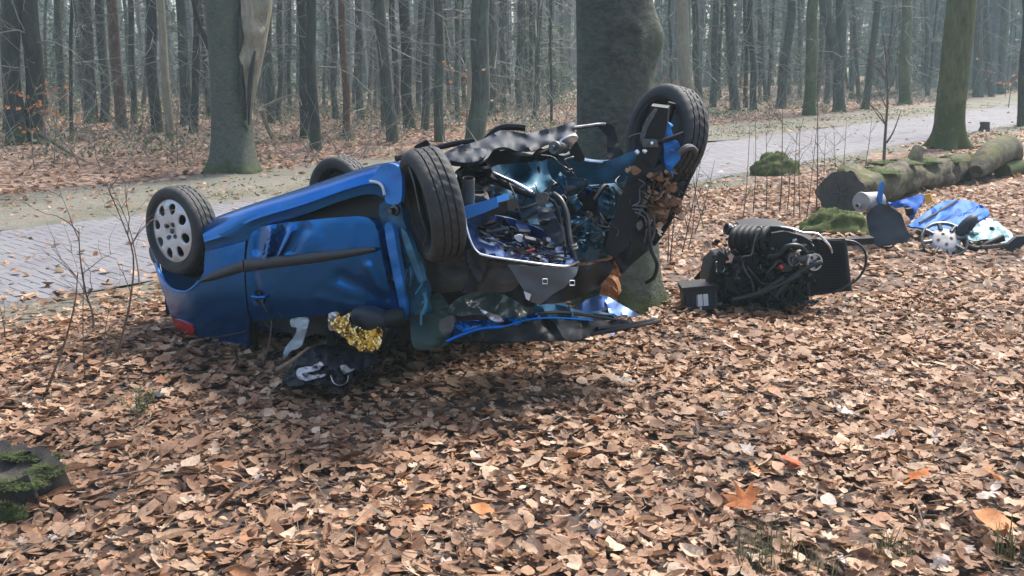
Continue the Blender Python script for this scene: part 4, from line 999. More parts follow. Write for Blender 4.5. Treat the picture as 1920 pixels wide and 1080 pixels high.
# ---- wheels
def tyre_and_rim(name, c, axis, roll, cover, label=None, R=.292, wdt=.178):
    c = Vector(c); x, y, d = frame_of(axis); we = part_empty(name, car, c)
    if label: we['label'] = label
    h = wdt / 2
    prof = [(.205, -h * .72), (.215, -h * .82), (.24, -h * 1.0), (.265, -h * .99), (R - .012, -h * .90), (R - .003, -h * .72)]
    for g in (-.42, 0, .42):
        prof += [(R, h * (g - .17)), (R, h * (g - .05)), (R - .010, h * (g - .045)), (R - .010, h * (g + .045)), (R, h * (g + .05)), (R, h * (g + .17))]
    prof += [(R - .003, h * .72), (R - .012, h * .90), (.265, h * .99), (.24, h * 1.0), (.215, h * .82), (.205, h * .72)]
    def wob(i, j):
        # blocks of the tread: every third slice is a shallow slot, slanted across the tyre
        r, hh = prof[j]
        if r > R - .005 and (i + int(abs(hh) / h * 5)) % 4 == 0: return -.006
        return 0
    MB().lathe(c, axis, prof, 128, wob=wob).build('tyre', MT['rubber'], we, 50)
    # sidewall ridges
    MB().lathe(c, axis, [(.226, h * .93), (.229, h * .95), (.232, h * .97), (.229, h * .99), (.225, h * .96)], 64).build('bead_ring', MT['rubber'], we, 50)
    MB().lathe(c, axis, [(.207, -h * .75), (.20, -h * .7), (.178, -h * .4), (.176, h * .3), (.19, h * .62), (.208, h * .78), (.206, h * .7)], 48).build('rim', MT['blackmetal'] if cover != 'hubcap' else MT['greymetal'], we, 50)
    disc = MB().lathe(c, axis, [(0, h * .1), (.06, h * .1), (.09, h * .25), (.15, h * .05), (.18, -h * .1)], 40); disc.build('wheel_disc', MT['blackmetal'], we, 50)
    if cover == 'hubcap':
        hub = []; holes = []
        for k in range(48): a = 2 * math.pi * k / 48; hub.append((math.cos(a) * 100, math.sin(a) * 100))
        for k in range(8):
            a0 = 2 * math.pi * (k + .5) / 8 + roll; hl = []
            for q in range(14):
                b = 2 * math.pi * q / 14; rr, tt = 72 + 18 * math.cos(b), 16 * math.sin(b) * (1 + .2 * math.cos(b)); hl.append((rr * math.cos(a0) - tt * math.sin(a0), rr * math.sin(a0) + tt * math.cos(a0)))
            holes.append(hl)
        v, fs = tri2d(hub, 6, holes); V = []; V2 = []
        def lift(r): return h * (.82 + .16 * math.sin(min(1, r / .8) * 1.57) - .22 * max(0, r - .8) / .2 + (-.10 if r < .25 else 0))
        for p in v:
            r = p.length / 100; q = c + (x * p.x + y * p.y) * .00208
            nd = min([math.hypot(p.x - 74 * math.cos(2 * math.pi * (k + .5) / 8 + roll), p.y - 74 * math.sin(2 * math.pi * (k + .5) / 8 + roll)) for k in range(8)])
            dip = -.006 * max(0, 1 - max(0, nd - 15) / 7)
            V.append(q + d * (lift(r) + dip)); V2.append(q + d * (lift(r) + dip - .008))
        n = len(V); ec = {}
        for t in fs:
            for e in ((t[0], t[1]), (t[1], t[2]), (t[2], t[0])): ec[e] = 1
        F = list(fs) + [(a + n, cc + n, b + n) for a, b, cc in fs] + [(b, a, a + n, b + n) for (a, b) in ec if (b, a) not in ec]
        hb = MB().add(V + V2, F).build('hubcap', MT['hubcap'], we, 50)
        for k in range(4):
            a = roll + math.pi / 4 + k * math.pi / 2; q = c + (x * math.cos(a) + y * math.sin(a)) * .055 + d * h * .9
            MB().lathe(q, d, [(0, .004), (.006, .004), (.009, -.004), (.014, -.003), (.015, .004), (.013, .008), (.016, .002), (.017, -.01)], 12).build('bolt_recess', MT['greymetal'], hb, 40)
        MB().lathe(c + d * h * .86, d, [(0, .006), (.012, .006), (.016, .003), (.018, -.006)], 16).build('centre_emblem', MT['greymetal'], hb, 40)
    return we
tyre_and_rim('wheel', P0 - EN * .03 + Vector((0, 0, .0)), EN + Vector((0, 0, .02)), .2, 'hubcap', 'rear wheel with silver hubcap pointing up at the left')
tyre_and_rim('wheel', P(641, 364, 7.35), -EN, 0, 'bare', 'far rear wheel just showing above the sill')
tyre_and_rim('wheel', P(810, 383, 4.88), Vector((-.93, -.36, -.17)), 0, 'bare', 'front wheel twisted sideways in the middle of the wreck')
fr = P(1248, 254, 5.75); tyre_and_rim('wheel', fr, Vector((-.86, -.48, .20)), 0, 'bare', 'front wheel thrust up at the right end of the wreck', R=.297)
# brake and hub behind the twisted wheel
MB().tube(crom([P(762, 300, 4.95), P(776, 340, 4.80), P(788, 400, 4.76), P(800, 440, 4.78), P(793, 462, 4.85)], 5), .005, 6).build('brake_hose', MT['greymetal'], car)

# ---- torn open front end
# crumpled floor and subframe along the top
panel('crossmember', [(826, 296, 5.5), (838, 284, 5.5), (862, 274, 5.45), (900, 263, 5.45), (922, 252, 5.5), (940, 244, 5.6), (962, 246, 5.6), (985, 250, 5.55), (1012, 245, 5.55), (1044, 238, 5.6), (1074, 229, 5.65), (1078, 244, 5.6), (1076, 258, 5.5), (1052, 264, 5.4), (1024, 272, 5.35), (998, 284, 5.3), (972, 284, 5.3), (948, 276, 5.3), (926, 280, 5.3), (914, 296, 5.2), (894, 308, 5.15), (866, 308, 5.15), (842, 302, 5.2)], MT['underseal'], car, thick=.02, step=6, crumple=.13, cscale=3.2, seed=1)
panel('subframe_plate', [(838, 290, 5.2), (858, 282, 5.25), (888, 278, 5.3), (912, 280, 5.25), (906, 296, 5.12), (886, 304, 5.08), (862, 304, 5.08), (846, 300, 5.1)], MT['underseal'], car, thick=.02, step=6, crumple=.06, cscale=5, seed=2)
panel('crossmember', [(908, 300, 5.3), (930, 285, 5.35), (960, 290, 5.4), (1000, 292, 5.45), (1046, 272, 5.5), (1052, 284, 5.5), (1020, 300, 5.6), (970, 306, 5.6), (930, 310, 5.5), (912, 322, 5.4)], MT['blackmetal'], car, thick=.03, step=8, crumple=.12, cscale=6, seed=3)
ptube([(742, 298, 5.6), (800, 282, 5.7), (850, 270, 5.75), (890, 264, 5.75)], .018, 7).build('fuel_pipe', MT['blackmetal'], car)
ptube([(912, 262, 5.75), (926, 248, 5.75), (944, 239, 5.75), (966, 238, 5.75), (985, 240, 5.75)], .022, 7).build('bent_rail', MT['blackmetal'], car)
panel('torn_bracket', [(776, 276, 5.6), (792, 266, 5.6), (802, 264, 5.6), (806, 278, 5.6), (790, 282, 5.6)], MT['blackmetal'], car, thick=.02, step=5)
ptube([(1076, 240, 5.7), (1100, 237, 5.75), (1122, 234, 5.8), (1136, 234, 5.8)], .012, 8).build('stabiliser_bar', MT['greymetal'], car)
panel('support_arm', [(1120, 236, 5.8), (1140, 232, 5.8), (1152, 240, 5.8), (1158, 262, 5.78), (1166, 282, 5.72), (1168, 298, 5.7), (1144, 300, 5.7), (1138, 280, 5.75), (1137, 256, 5.8)], MT['blackmetal'], car, thick=.06, step=6)
ptube([(1075, 290, 5.62), (1090, 299, 5.6), (1110, 303, 5.6), (1130, 304, 5.6)], .006, 6).build('brake_pipe', MT['chrome'], car)
# bush / starter cylinder
c = P(1046, 277, 5.35); ax = Vector((-.45, -.85, .1))
bs = MB().lathe(c, ax, [(0, .075), (.012, .075), (.014, .05), (.034, .05), (.037, .04), (.037, .028), (.033, .026), (.033, .016), (.037, .014), (.037, -.01), (.03, -.02), (.03, -.09), (0, -.09)], 24).build('starter_motor', MT['greymetal'], car, 35)
panel('motor_bracket', [(1050, 268, 5.42), (1072, 254, 5.42), (1084, 258, 5.42), (1076, 270, 5.42), (1062, 284, 5.42)], MT['silver'], car, thick=.015, step=6, crumple=.05, cscale=9)
panel('motor_bracket', [(1064, 268, 5.5), (1078, 262, 5.5), (1090, 282, 5.5), (1096, 300, 5.5), (1078, 302, 5.5), (1068, 286, 5.5)], MT['blackmetal'], car, thick=.03, step=6)
# blue inner panels
panel('inner_wing', [(912, 318, 5.55), (940, 300, 5.7), (985, 294, 5.8), (1022, 298, 5.85), (1036, 320, 5.85), (1034, 346, 5.8), (1012, 362, 5.7), (980, 360, 5.65), (945, 348, 5.6), (920, 336, 5.55)], MT['teal_light'], car, thick=.02, step=8, crumple=.05, cscale=5, seed=4, ctrl=[(975, 328, 5.92)])
panel('inner_wing', [(1030, 288, 5.6), (1058, 292, 5.6), (1078, 286, 5.6), (1092, 297, 5.6), (1118, 303, 5.6), (1150, 298, 5.58), (1192, 282, 5.55), (1200, 300, 5.55), (1180, 332, 5.6), (1160, 342, 5.65), (1110, 346, 5.7), (1066, 348, 5.7), (1038, 338, 5.7), (1026, 310, 5.65)], MT['teal'], car, thick=.02, step=9, crumple=.06, cscale=4, seed=5)
panel('inner_wing', [(905, 345, 5.55), (940, 352, 5.65), (1000, 366, 5.72), (1040, 345, 5.8), (1100, 350, 5.85), (1165, 345, 5.8), (1168, 400, 5.82), (1150, 470, 5.85), (1090, 492, 5.85), (1030, 470, 5.8), (960, 420, 5.7), (915, 395, 5.6)], MT['teal'], car, thick=.02, step=9, crumple=.16, cscale=5, seed=6)
for k, pts in enumerate([[(1038, 352), (1056, 346), (1062, 380), (1050, 400), (1036, 392)], [(1122, 352), (1150, 350), (1154, 380), (1140, 392), (1122, 388)], [(1062, 418), (1084, 408), (1104, 404), (1128, 412), (1112, 420), (1084, 424)], [(1072, 440), (1092, 434), (1100, 452), (1084, 456)], [(1100, 438), (1134, 436), (1142, 446), (1120, 462), (1092, 460)], [(1064, 368), (1078, 362), (1092, 388), (1080, 392)], [(1128, 410), (1150, 404), (1148, 424), (1130, 426)]]):
    panel('torn_metal', [(x, y, 5.62) for x, y in pts], MT['teal_light'] if k % 3 else MT['teal'], car, thick=.012, step=4, crumple=.14, cscale=11, seed=20 + k, smooth=False, sharp=25)
rnd = random.Random(61)
for k in range(16):
    x, y = rnd.uniform(900, 1170), rnd.uniform(300, 470)
    if x < 960 and y > 395: continue
    nn = rnd.randint(4, 7); L = rnd.uniform(8, 26); a0 = rnd.uniform(0, 6.28); el = rnd.uniform(.25, .8); d0 = rnd.uniform(5.38, 5.62)
    pts = []
    for q in range(nn):
        a = 6.283 * q / nn + rnd.uniform(-.3, .3); rr = L * rnd.uniform(.5, 1.15); u, v = rr * math.cos(a), rr * el * math.sin(a); pts.append((x + u * math.cos(a0) - v * math.sin(a0), y + u * math.sin(a0) + v * math.cos(a0), d0 + rnd.uniform(-.05, .05)))
    panel('torn_metal', pts, MT[rnd.choice(['teal', 'teal', 'teal_light', 'blackmetal', 'blackmetal', 'underseal', 'greymetal', 'paint'])], car, thick=.008, step=5, crumple=.07, cscale=12, seed=k, smooth=False, sharp=25)
rnd = random.Random(62)
for k in range(14):
    x, y = rnd.uniform(890, 1200), rnd.uniform(290, 440); d = rnd.uniform(5.25, 5.5); pts = [(x, y, d)]
    for q in range(4): x += rnd.uniform(-28, 28); y += rnd.uniform(2, 26); pts.append((x, y, d + rnd.uniform(-.06, .04)))
    ptube(pts, rnd.choice([.003, .003, .004, .006]), 5, 4).build('loose_wire', MT[rnd.choice(['cable', 'cable', 'greymetal', 'blackplastic'])], car, 60)
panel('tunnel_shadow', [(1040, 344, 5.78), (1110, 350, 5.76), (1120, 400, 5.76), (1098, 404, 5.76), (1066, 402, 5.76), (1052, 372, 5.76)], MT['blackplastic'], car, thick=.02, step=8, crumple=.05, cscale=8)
# rods, hoses, looms
ptube([(920, 322, 5.35), (945, 334, 5.3), (970, 345, 5.25), (998, 361, 5.2)], .011, 8).build('steering_rod', MT['chrome'], car)
ptube([(918, 328, 5.42), (950, 346, 5.38), (980, 360, 5.35), (1000, 366, 5.35)], .022, 8).build('steering_rack', MT['blackmetal'], car)
ptube([(1038, 364, 5.25), (1052, 376, 5.2), (1062, 400, 5.15), (1066, 430, 5.1), (1070, 460, 5.05), (1080, 497, 5.05)], .017, 10).build('coolant_hose', MT['cable'], car)
ptube([(1030, 372, 5.28), (1044, 388, 5.22), (1052, 420, 5.18), (1058, 456, 5.1), (1062, 495, 5.05)], .009, 8).build('coolant_hose', MT['cable'], car)
for x, y in ((1074, 458), (1076, 464)): MB().lathe(P(x, y, 5.04), P(1076, 480, 5.05) - P(1072, 455, 5.05), [(.021, -.006), (.024, -.006), (.024, .006), (.021, .006)], 16).build('hose_clamp', MT['chrome'], car, 40)
ptube([(1010, 395, 5.3), (985, 410, 5.3), (965, 425, 5.25), (958, 440, 5.2)], .010, 7).build('wiring_loom', MT['cable'], car)
ptube([(950, 338, 5.3), (962, 360, 5.25), (972, 392, 5.2), (978, 410, 5.2)], .005, 6).build('wiring_loom', MT['cable'], car)
ptube([(1036, 340, 5.4), (1020, 372, 5.35), (990, 388, 5.3), (965, 392, 5.3)], .010, 7).build('wiring_loom', MT['cable'], car)
panel('alloy_bracket', [(1004, 372, 5.2), (1018, 362, 5.2), (1030, 366, 5.2), (1026, 380, 5.2), (1012, 388, 5.2)], MT['greymetal'], car, thick=.05, step=5)
panel('torn_bracket', [(1008, 394, 5.15), (1030, 388, 5.15), (1044, 410, 5.12), (1056, 440, 5.08), (1052, 462, 5.05), (1034, 450, 5.08), (1014, 424, 5.12)], MT['pale_blue'], car, thick=.012, step=6, crumple=.05, cscale=9)
bpy.data.objects[COL.objects[-1].name].data.materials[0] = MT['slateplastic']
# air intake elbow left of the bay
c = P(878, 350, 5.05); e = MB().lathe(c, (.05, -.25, 1), [(.026, .045), (.030, .05), (.034, .045), (.034, .0), (.036, -.02), (.036, -.08), (.05, -.11), (.05, -.16)], 20)
e.build('intake_elbow', MT['fabricgrey'], car, 40)
panel('intake_box', [(866, 372, 5.08), (884, 366, 5.05), (908, 370, 5.05), (922, 384, 5.08), (912, 400, 5.1), (890, 404, 5.1), (872, 400, 5.1)], MT['fabricgrey'], car, thick=.08, step=6, crumple=.04, cscale=9)
panel('gear_linkage', [(866, 318, 5.25), (890, 312, 5.25), (920, 314, 5.25), (918, 338, 5.25), (908, 366, 5.22), (884, 372, 5.2), (868, 350, 5.2)], MT['blackmetal'], car, thick=.06, step=6, crumple=.1, cscale=9)
# left chassis leg, bright blue stub
mb = MB().prism([P(868, 388, 4.95), P(904, 378, 4.95), (P(932, 368, 4.98)), P(934, 388, 4.98), P(906, 400, 4.95), P(872, 412, 4.95)], (.06, .12, .0), 0, .02); mb.build('chassis_leg', MT['paint_bright'], car, 35)
mb = MB().prism([P(908, 386, 4.96), P(950, 376, 5.0), P(954, 396, 5.0), P(912, 408, 4.97)], (.05, .12, 0), 0, .03); mb.build('chassis_leg', MT['blackmetal'], car, 35)
# the battered front wing: a blue bowl full of debris with a bright torn rim
wing = panel('front_wing', [(872, 406, 4.98), (890, 402, 5.05), (930, 404, 5.18), (980, 416, 5.25), (1030, 440, 5.25), (1062, 470, 5.15), (1084, 490, 5.0), (1062, 498, 4.86), (1020, 494, 4.82), (985, 490, 4.82), (940, 484, 4.82), (912, 478, 4.84), (892, 468, 4.87), (880, 440, 4.92)], MT['paint_dark'], car, thick=.012, step=7, crumple=.06, cscale=8, seed=9, ctrl=[(950, 440, 5.35), (1000, 460, 5.35), (910, 435, 5.2), (1030, 480, 5.05), (960, 470, 5.1)])
MB().tube(crom([P(x, y, d) for x, y, d in [(884, 400, 5.0), (873, 408, 4.96), (878, 438, 4.90), (892, 469, 4.85), (914, 480, 4.82), (985, 491, 4.80), (1030, 497, 4.80), (1062, 499, 4.84), (1084, 491, 4.97)]], 5), .007, 7).build('torn_rim', MT['chrome'], wing)
mb = [MB(), MB(), MB()]; rnd = random.Random(12)
for k in range(75):
    x = rnd.uniform(890, 1060); y = 415 + (x - 890) * .30 + rnd.uniform(-8, 45); y = min(y, 488); d = 5.0 + rnd.uniform(-.04, .14) - .12 * (y - 440) / 50; a = rnd.gauss(.35, .6); L = rnd.uniform(10, 44)
    pts = [P(x + math.cos(a) * L * t + rnd.uniform(-4, 4), y + math.sin(a) * L * t * .6 + rnd.uniform(-3, 3), d + rnd.uniform(-.03, .03)) for t in (-.5, 0, .5)]
    mb[rnd.choice([0, 0, 0, 1, 2])].tube(crom(pts, 3), rnd.choice([.004, .006, .009, .014]), 5)
for b_, mk in zip(mb, ('blackmetal', 'greymetal', 'blackplastic')): b_.build('tangled_debris', MT[mk], car, 60)['kind'] = 'stuff'
ptube([(968, 476, 4.92), (985, 472, 4.9), (1003, 467, 4.9)], .007, 6).build('red_lever', MT['redwire'], car)
panel('white_clip', [(964, 444, 4.95), (976, 440, 4.95), (984, 448, 4.95), (974, 454, 4.95)], MT['white'], car, thick=.01, step=4)
# right chassis rail, black, standing up at an angle
mb = MB().prism([P(x, y, 5.38) for x, y in [(1222, 196), (1254, 200), (1251, 236), (1244, 268), (1220, 335), (1194, 405), (1178, 466), (1152, 486), (1132, 470), (1145, 420), (1172, 345), (1200, 275), (1208, 232)]], (.03, .14, 0), 0, .02)
rail = mb.build('chassis_rail', MT['blackplastic'], car, 35)
panel('bare_metal_edge', [(1200, 262, 5.36), (1208, 232, 5.36), (1226, 205, 5.36), (1232, 208, 5.36), (1216, 236, 5.36), (1206, 264, 5.36)], MT['greymetal'], rail, thick=.01, step=5)
mb = MB().prism([P(x, y, 5.33) for x, y in [(1203, 260), (1232, 262), (1236, 276), (1206, 276)]], (.0, .06, 0), 0, .03); mb.build('rail_plate', MT['greymetal'], rail, 35)
for x, y in ((1195, 285), (1209, 283), (1222, 268)): MB().lathe(P(x, y, 5.33), (0, -1, .2), [(0, .008), (.008, .008), (.009, 0), (.014, -.004)], 8).build('bolt', MT['chrome'], rail, 40)
# suspension strut and blue knuckle in front of the upper wheel
panel('strut_tower', [(1246, 226, 5.42), (1256, 234, 5.42), (1264, 258, 5.42), (1274, 270, 5.42), (1276, 296, 5.42), (1264, 312, 5.42), (1252, 324, 5.42), (1246, 300, 5.42), (1244, 272, 5.42), (1240, 248, 5.42)], MT['paint_bright'], car, thick=.05, step=6, crumple=.06, cscale=9)
ptube([(1224, 268, 5.36), (1250, 262, 5.35), (1282, 250, 5.36)], .013, 8).build('tie_rod', MT['blackmetal'], car)
ptube([(1272, 288, 5.4), (1284, 278, 5.4), (1296, 276, 5.42), (1304, 284, 5.45)], .018, 8).build('control_arm', MT['greymetal'], car)
c = P(1240, 258, 5.6); MB().tube([c, c + Vector((.05, -.03, .20))], [.03, .024], 12).build('damper', MT['blackmetal'], car, 40)
ptube([(1180, 258, 5.6), (1195, 252, 5.55), (1215, 250, 5.5)], .008, 6).build('brake_pipe', MT['greymetal'], car)
# black liner sweeping from the upper wheel down to the tree
panel('wing_liner', [(1240, 318, 5.58), (1262, 306, 5.6), (1292, 288, 5.62), (1314, 268, 5.66), (1306, 306, 5.64), (1290, 342, 5.62), (1270, 388, 5.6), (1250, 426, 5.58), (1226, 460, 5.55), (1200, 482, 5.52), (1180, 500, 5.5), (1168, 512, 5.48), (1162, 496, 5.48), (1150, 480, 5.48), (1150, 462, 5.48), (1176, 440, 5.5), (1196, 410, 5.52), (1220, 370, 5.55)], MT['blackplastic'], car, thick=.02, step=9, crumple=.08, cscale=4, seed=11)
MB().tube(crom([P(x, y, d) for x, y, d in [(1314, 270, 5.62), (1306, 306, 5.6), (1290, 342, 5.58), (1270, 388, 5.56), (1250, 426, 5.54), (1226, 460, 5.51)]], 5), .010, 7).build('liner_edge', MT['blackplastic'], car)
panel('shield_piece', [(1140, 432, 5.40), (1170, 440, 5.38), (1186, 462, 5.38), (1180, 488, 5.38), (1168, 510, 5.40), (1164, 484, 5.42), (1136, 468, 5.42), (1134, 448, 5.42)], MT['blackplastic'], car, thick=.015, step=6, crumple=.05, cscale=7)
panel('foam_block', [(1193, 420), (1202, 414), (1206, 424), (1197, 432)], MT['greymetal'], car, d=5.34, thick=.03, step=5)
for pts in ([(1190, 386), (1212, 388), (1224, 404), (1228, 430), (1222, 452)], [(1186, 392), (1206, 396), (1216, 412), (1218, 440), (1216, 468)], [(1190, 398), (1208, 408), (1212, 430), (1208, 455)]):
    ptube([(x, y, 5.36) for x, y in pts], .006, 6).build('cable', MT['greymetal'], car)
ptube([(1216, 440, 5.36), (1222, 470, 5.36), (1232, 495, 5.36), (1226, 520, 5.4), (1212, 530, 5.45)], .012, 8).build('hanging_hose', MT['cable'], car)
rnd = random.Random(31); mb = MB()
for k in range(26):
    x = rnd.uniform(1195, 1290); y = 330 + rnd.uniform(-30, 90) - (x - 1200) * .2; d = 5.42
    mb.tube(crom([P(x + rnd.uniform(-22, 22) * t, y + rnd.uniform(-5, 34) * t, d + rnd.uniform(-.08, .06)) for t in (0, .5, 1)], 4), rnd.choice([.003, .005, .009]), 5)
mb.build('tangled_debris', MT['blackmetal'], car, 60)['kind'] = 'stuff'
rnd = random.Random(32); mb = MB()
for k in range(26):
    x = rnd.uniform(905, 1170); y = rnd.uniform(345, 470); d = 5.5
    mb.tube(crom([P(x + rnd.uniform(-40, 40) * t, y + rnd.uniform(-15, 45) * t, d + rnd.uniform(-.12, .1)) for t in (0, .5, 1)], 4), rnd.choice([.003, .005, .008, .014]), 5)
mb.build('tangled_debris', MT['blackmetal'], car, 60)['kind'] = 'stuff'
# lower dark liners under the twisted wheel
panel('arch_liner', [(792, 478, 5.1), (830, 492, 5.05), (868, 470, 5.0), (892, 474, 4.95), (930, 486, 4.92), (985, 494, 4.92), (980, 520, 4.95), (960, 545, 5.0), (920, 548, 5.05), (870, 545, 5.08), (820, 548, 5.12), (800, 530, 5.12)], MT['fabricgrey'], car, thick=.02, step=9, crumple=.12, cscale=4, seed=13)
panel('arch_liner', [(876, 470, 4.9), (900, 474, 4.88), (915, 484, 4.88), (905, 520, 4.92), (885, 545, 4.96), (868, 548, 4.98), (878, 520, 4.94)], MT['slateplastic'], car, thick=.015, step=7, crumple=.06, cscale=6, seed=14)
panel('bulkhead_felt', [(960, 495, 5.1), (1090, 498, 5.2), (1150, 490, 5.4), (1130, 530, 5.4), (1080, 560, 5.3), (1000, 575, 5.2), (950, 560, 5.1)], MT['blackplastic'], car, thick=.03, step=10, crumple=.1, cscale=4, seed=15)
shield = panel('splash_shield', [(952, 496, 4.86), (1000, 499, 4.82), (1050, 502, 4.80), (1086, 499, 4.84), (1080, 516, 4.82), (1060, 538, 4.80), (1036, 552, 4.80), (1012, 572, 4.82), (996, 566, 4.82), (984, 548, 4.82), (966, 518, 4.84)], MT['greyplastic'], car, thick=.008, step=8, crumple=.04, cscale=4, seed=16, smooth=False)
for x, y in ((1022, 528), (1073, 531)):
    mb = MB(); 
    for q in ((-4, -5, 4, -4), (-4, 4, 4, 5), (-5, -4, -4, 5), (4, -4, 5, 5)): mb.prism([P(x + q[0], y + q[1], 4.775), P(x + q[2], y + q[1], 4.775), P(x + q[2], y + q[3], 4.775), P(x + q[0], y + q[3], 4.775)], (0, .012, 0))
    mb.build('clip', MT['white'], shield, 30)
panel('sticker', [(982, 546, 4.80), (996, 552, 4.795), (992, 564, 4.795), (986, 560, 4.80)], MT['white'], shield, thick=.004, step=5, smooth=False)
# shattered windscreen, headlining and bonnet squashed on the ground
panel('windscreen', [(838, 582, 5.0), (858, 560, 5.05), (885, 549, 5.1), (920, 545, 5.1), (952, 556, 5.1), (980, 572, 5.1), (1002, 592, 5.05), (970, 600, 4.98), (930, 594, 4.95), (890, 590, 4.95), (860, 592, 4.95)], MT['glass_green'], car, thick=.008, step=7, crumple=.06, cscale=5, seed=17)
panel('headlining', [(772, 600, 5.0), (800, 566, 5.05), (826, 556, 5.05), (846, 580, 4.98), (856, 606, 4.92), (846, 640, 4.85), (810, 655, 4.85), (775, 650, 4.9)], MT['darkgreen'], car, thick=.02, step=8, crumple=.12, cscale=5, seed=18)
panel('headlining', [(826, 600, 4.85), (850, 592, 4.83), (848, 620, 4.8), (832, 628, 4.8), (824, 616, 4.82)], MT['fabricgrey'], car, thick=.015, step=6, crumple=.04, cscale=8)
bon = panel('bonnet', [(836, 638, 4.82), (880, 620, 4.85), (930, 612, 4.88), (975, 604, 4.92), (1030, 598, 4.98), (1090, 600, 5.1), (1140, 602, 5.2), (1198, 604, 5.35), (1180, 616, 5.2), (1130, 622, 5.05), (1090, 636, 4.95), (1030, 640, 4.86), (960, 640, 4.82), (900, 640, 4.8)], MT['blackmetal'], car, thick=.03, step=8, crumple=.08, cscale=5, seed=19)
MB().tube(crom([P(x, y, d) for x, y, d in [(838, 640, 4.80), (866, 628, 4.80), (900, 617, 4.82), (945, 612, 4.84), (975, 603, 4.88), (1010, 597, 4.92), (1060, 597, 5.0), (1110, 601, 5.1)]], 5), [.012] * 15 + [.006] * 21, 7).build('bonnet_edge', MT['paint'], bon)
panel('bonnet_skin', [(856, 604, 4.88), (900, 600, 4.88), (960, 598, 4.9), (1004, 590, 4.95), (1010, 598, 4.94), (960, 612, 4.87), (900, 616, 4.84), (850, 632, 4.82)], MT['paint'], bon, thick=.015, step=7, crumple=.08, cscale=7, seed=21)
panel('torn_metal', [(890, 572, 4.88), (900, 578, 4.86), (920, 588, 4.85), (938, 594, 4.84), (942, 602, 4.83), (926, 602, 4.83), (912, 592, 4.85)], MT['silver'], car, thick=.008, step=5, crumple=.04, cscale=12)
panel('torn_metal', [(1002, 576, 5.0), (1040, 570, 5.1), (1100, 585, 5.3), (1150, 592, 5.4), (1140, 600, 5.35), (1070, 596, 5.1), (1010, 594, 5.0)], MT['teal'], car, thick=.02, step=7, crumple=.1, cscale=7, seed=24)
for pts in ([(1108, 628, 5.05), (1150, 618, 5.1), (1200, 610, 5.2), (1238, 602, 5.3)], [(1120, 616, 5.1), (1170, 610, 5.2), (1225, 600, 5.35)], [(1000, 588, 5.0), (1060, 586, 5.1), (1130, 596, 5.25), (1190, 606, 5.3)]):
    ptube(pts, .010, 6).build('wiper_trim', MT['blackplastic'], car)
# dark mass of squashed front structure behind, so that the bay is closed
hull('firewall', [W(2.0, .12, .30), W(2.3, 1.05, .16), W(2.2, 1.25, 1.05), W(2.0, .25, 1.1)], MT['blackplastic'], 10, 8, .08, 9)

# ================================================================== THINGS AROUND THE WRECK
# leaves caught in the torn wing
rnd = random.Random(44); pos = []
for k in range(120):
    x = rnd.gauss(1232, 22); y = rnd.gauss(368, 26); pos.append(tuple(P(x, y, 5.42 + rnd.uniform(-.07, .08))))
pos = np.array(pos); tag(link('caught_leaves', scatter(TEMPL, pos, rng.uniform(.05, .09, len(pos)), 1.2, 'caught_leaves', MT['leaf'])), 'brown leaves caught in the torn wing below the upper wheel', 'leaves', kind='stuff')
# pale blue folded panel at the foot of the tree
g = G(1140, 600); t = thing('crumpled_panel', (g.x, g.y, 0), 'pale blue folded piece of bodywork at the foot of the beech', 'car part')
panel('folded_skin', [(1078, 578, 5.75), (1100, 562, 5.75), (1124, 552, 5.75), (1136, 564, 5.7), (1140, 578, 5.65), (1126, 590, 5.65), (1100, 588, 5.7)], MT['pale_blue'], t, thick=.01, step=7, crumple=.04, cscale=8, smooth=False, seed=2)
panel('folded_flap', [(1126, 553, 5.74), (1140, 556, 5.74), (1172, 575, 5.8), (1202, 592, 5.85), (1170, 594, 5.7), (1142, 588, 5.62), (1138, 570, 5.66)], MT['pale_blue'], t, thick=.01, step=7, crumple=.03, cscale=8, smooth=False, seed=3)
# small shards
rnd = random.Random(9)
for k, (px, py, mk, lab) in enumerate([(1226, 607, 'white', 'white plastic shard on the leaves right of the crushed bonnet'), (1145, 638, 'pale_blue', 'small pale blue shard below the crushed bonnet'), (1345, 582, 'white', 'white plastic shard between the battery box and the engine'), (300, 752, 'slateplastic', 'dark slate chip beside the green seedling'), (1210, 548, 'white', 'small white scrap beside the foot of the beech')]):
    g = G(px, py); g.z = gh(g.x, g.y) + .045; x, y, d = frame_of((rnd.gauss(0, .3), rnd.gauss(0, .3), 1)); mb = MB()
    pts = [g + x * math.cos(a) * rnd.uniform(.03, .06) + y * math.sin(a) * rnd.uniform(.02, .045) for a in (0, 1.1, 2.4, 3.5, 4.6, 5.5)]; mb.prism(pts, d * -.008); tag(mb.build('shard', MT[mk], None, 30), lab, 'shard', 'scattered shards')
# gold rescue blanket below the mirror
g = G(672, 660); t = thing('rescue_blanket', (g.x, g.y, 0), 'crumpled gold foil rescue blanket below the wing mirror', 'foil blanket')
mbx = panel('foil_fold', [(655, 604, 4.98), (676, 616, 4.94), (690, 620, 4.93), (704, 616, 4.93), (712, 608, 4.94), (717, 622, 4.92), (714, 645, 4.92), (704, 658, 4.93), (690, 661, 4.93), (672, 656, 4.93), (658, 640, 4.95)], MT['foil'], t, thick=.006, step=3.0, crumple=.07, cscale=24, seed=1, sharp=3)
panel('foil_fold', [(620, 588, 5.02), (634, 586, 5.0), (640, 594, 5.0), (658, 586, 4.98), (654, 598, 4.98), (660, 612, 4.96), (668, 630, 4.94), (660, 648, 4.95), (646, 634, 4.98), (632, 622, 5.0), (618, 612, 5.02)], MT['foil'], t, thick=.006, step=3.0, crumple=.07, cscale=22, seed=2, sharp=3)
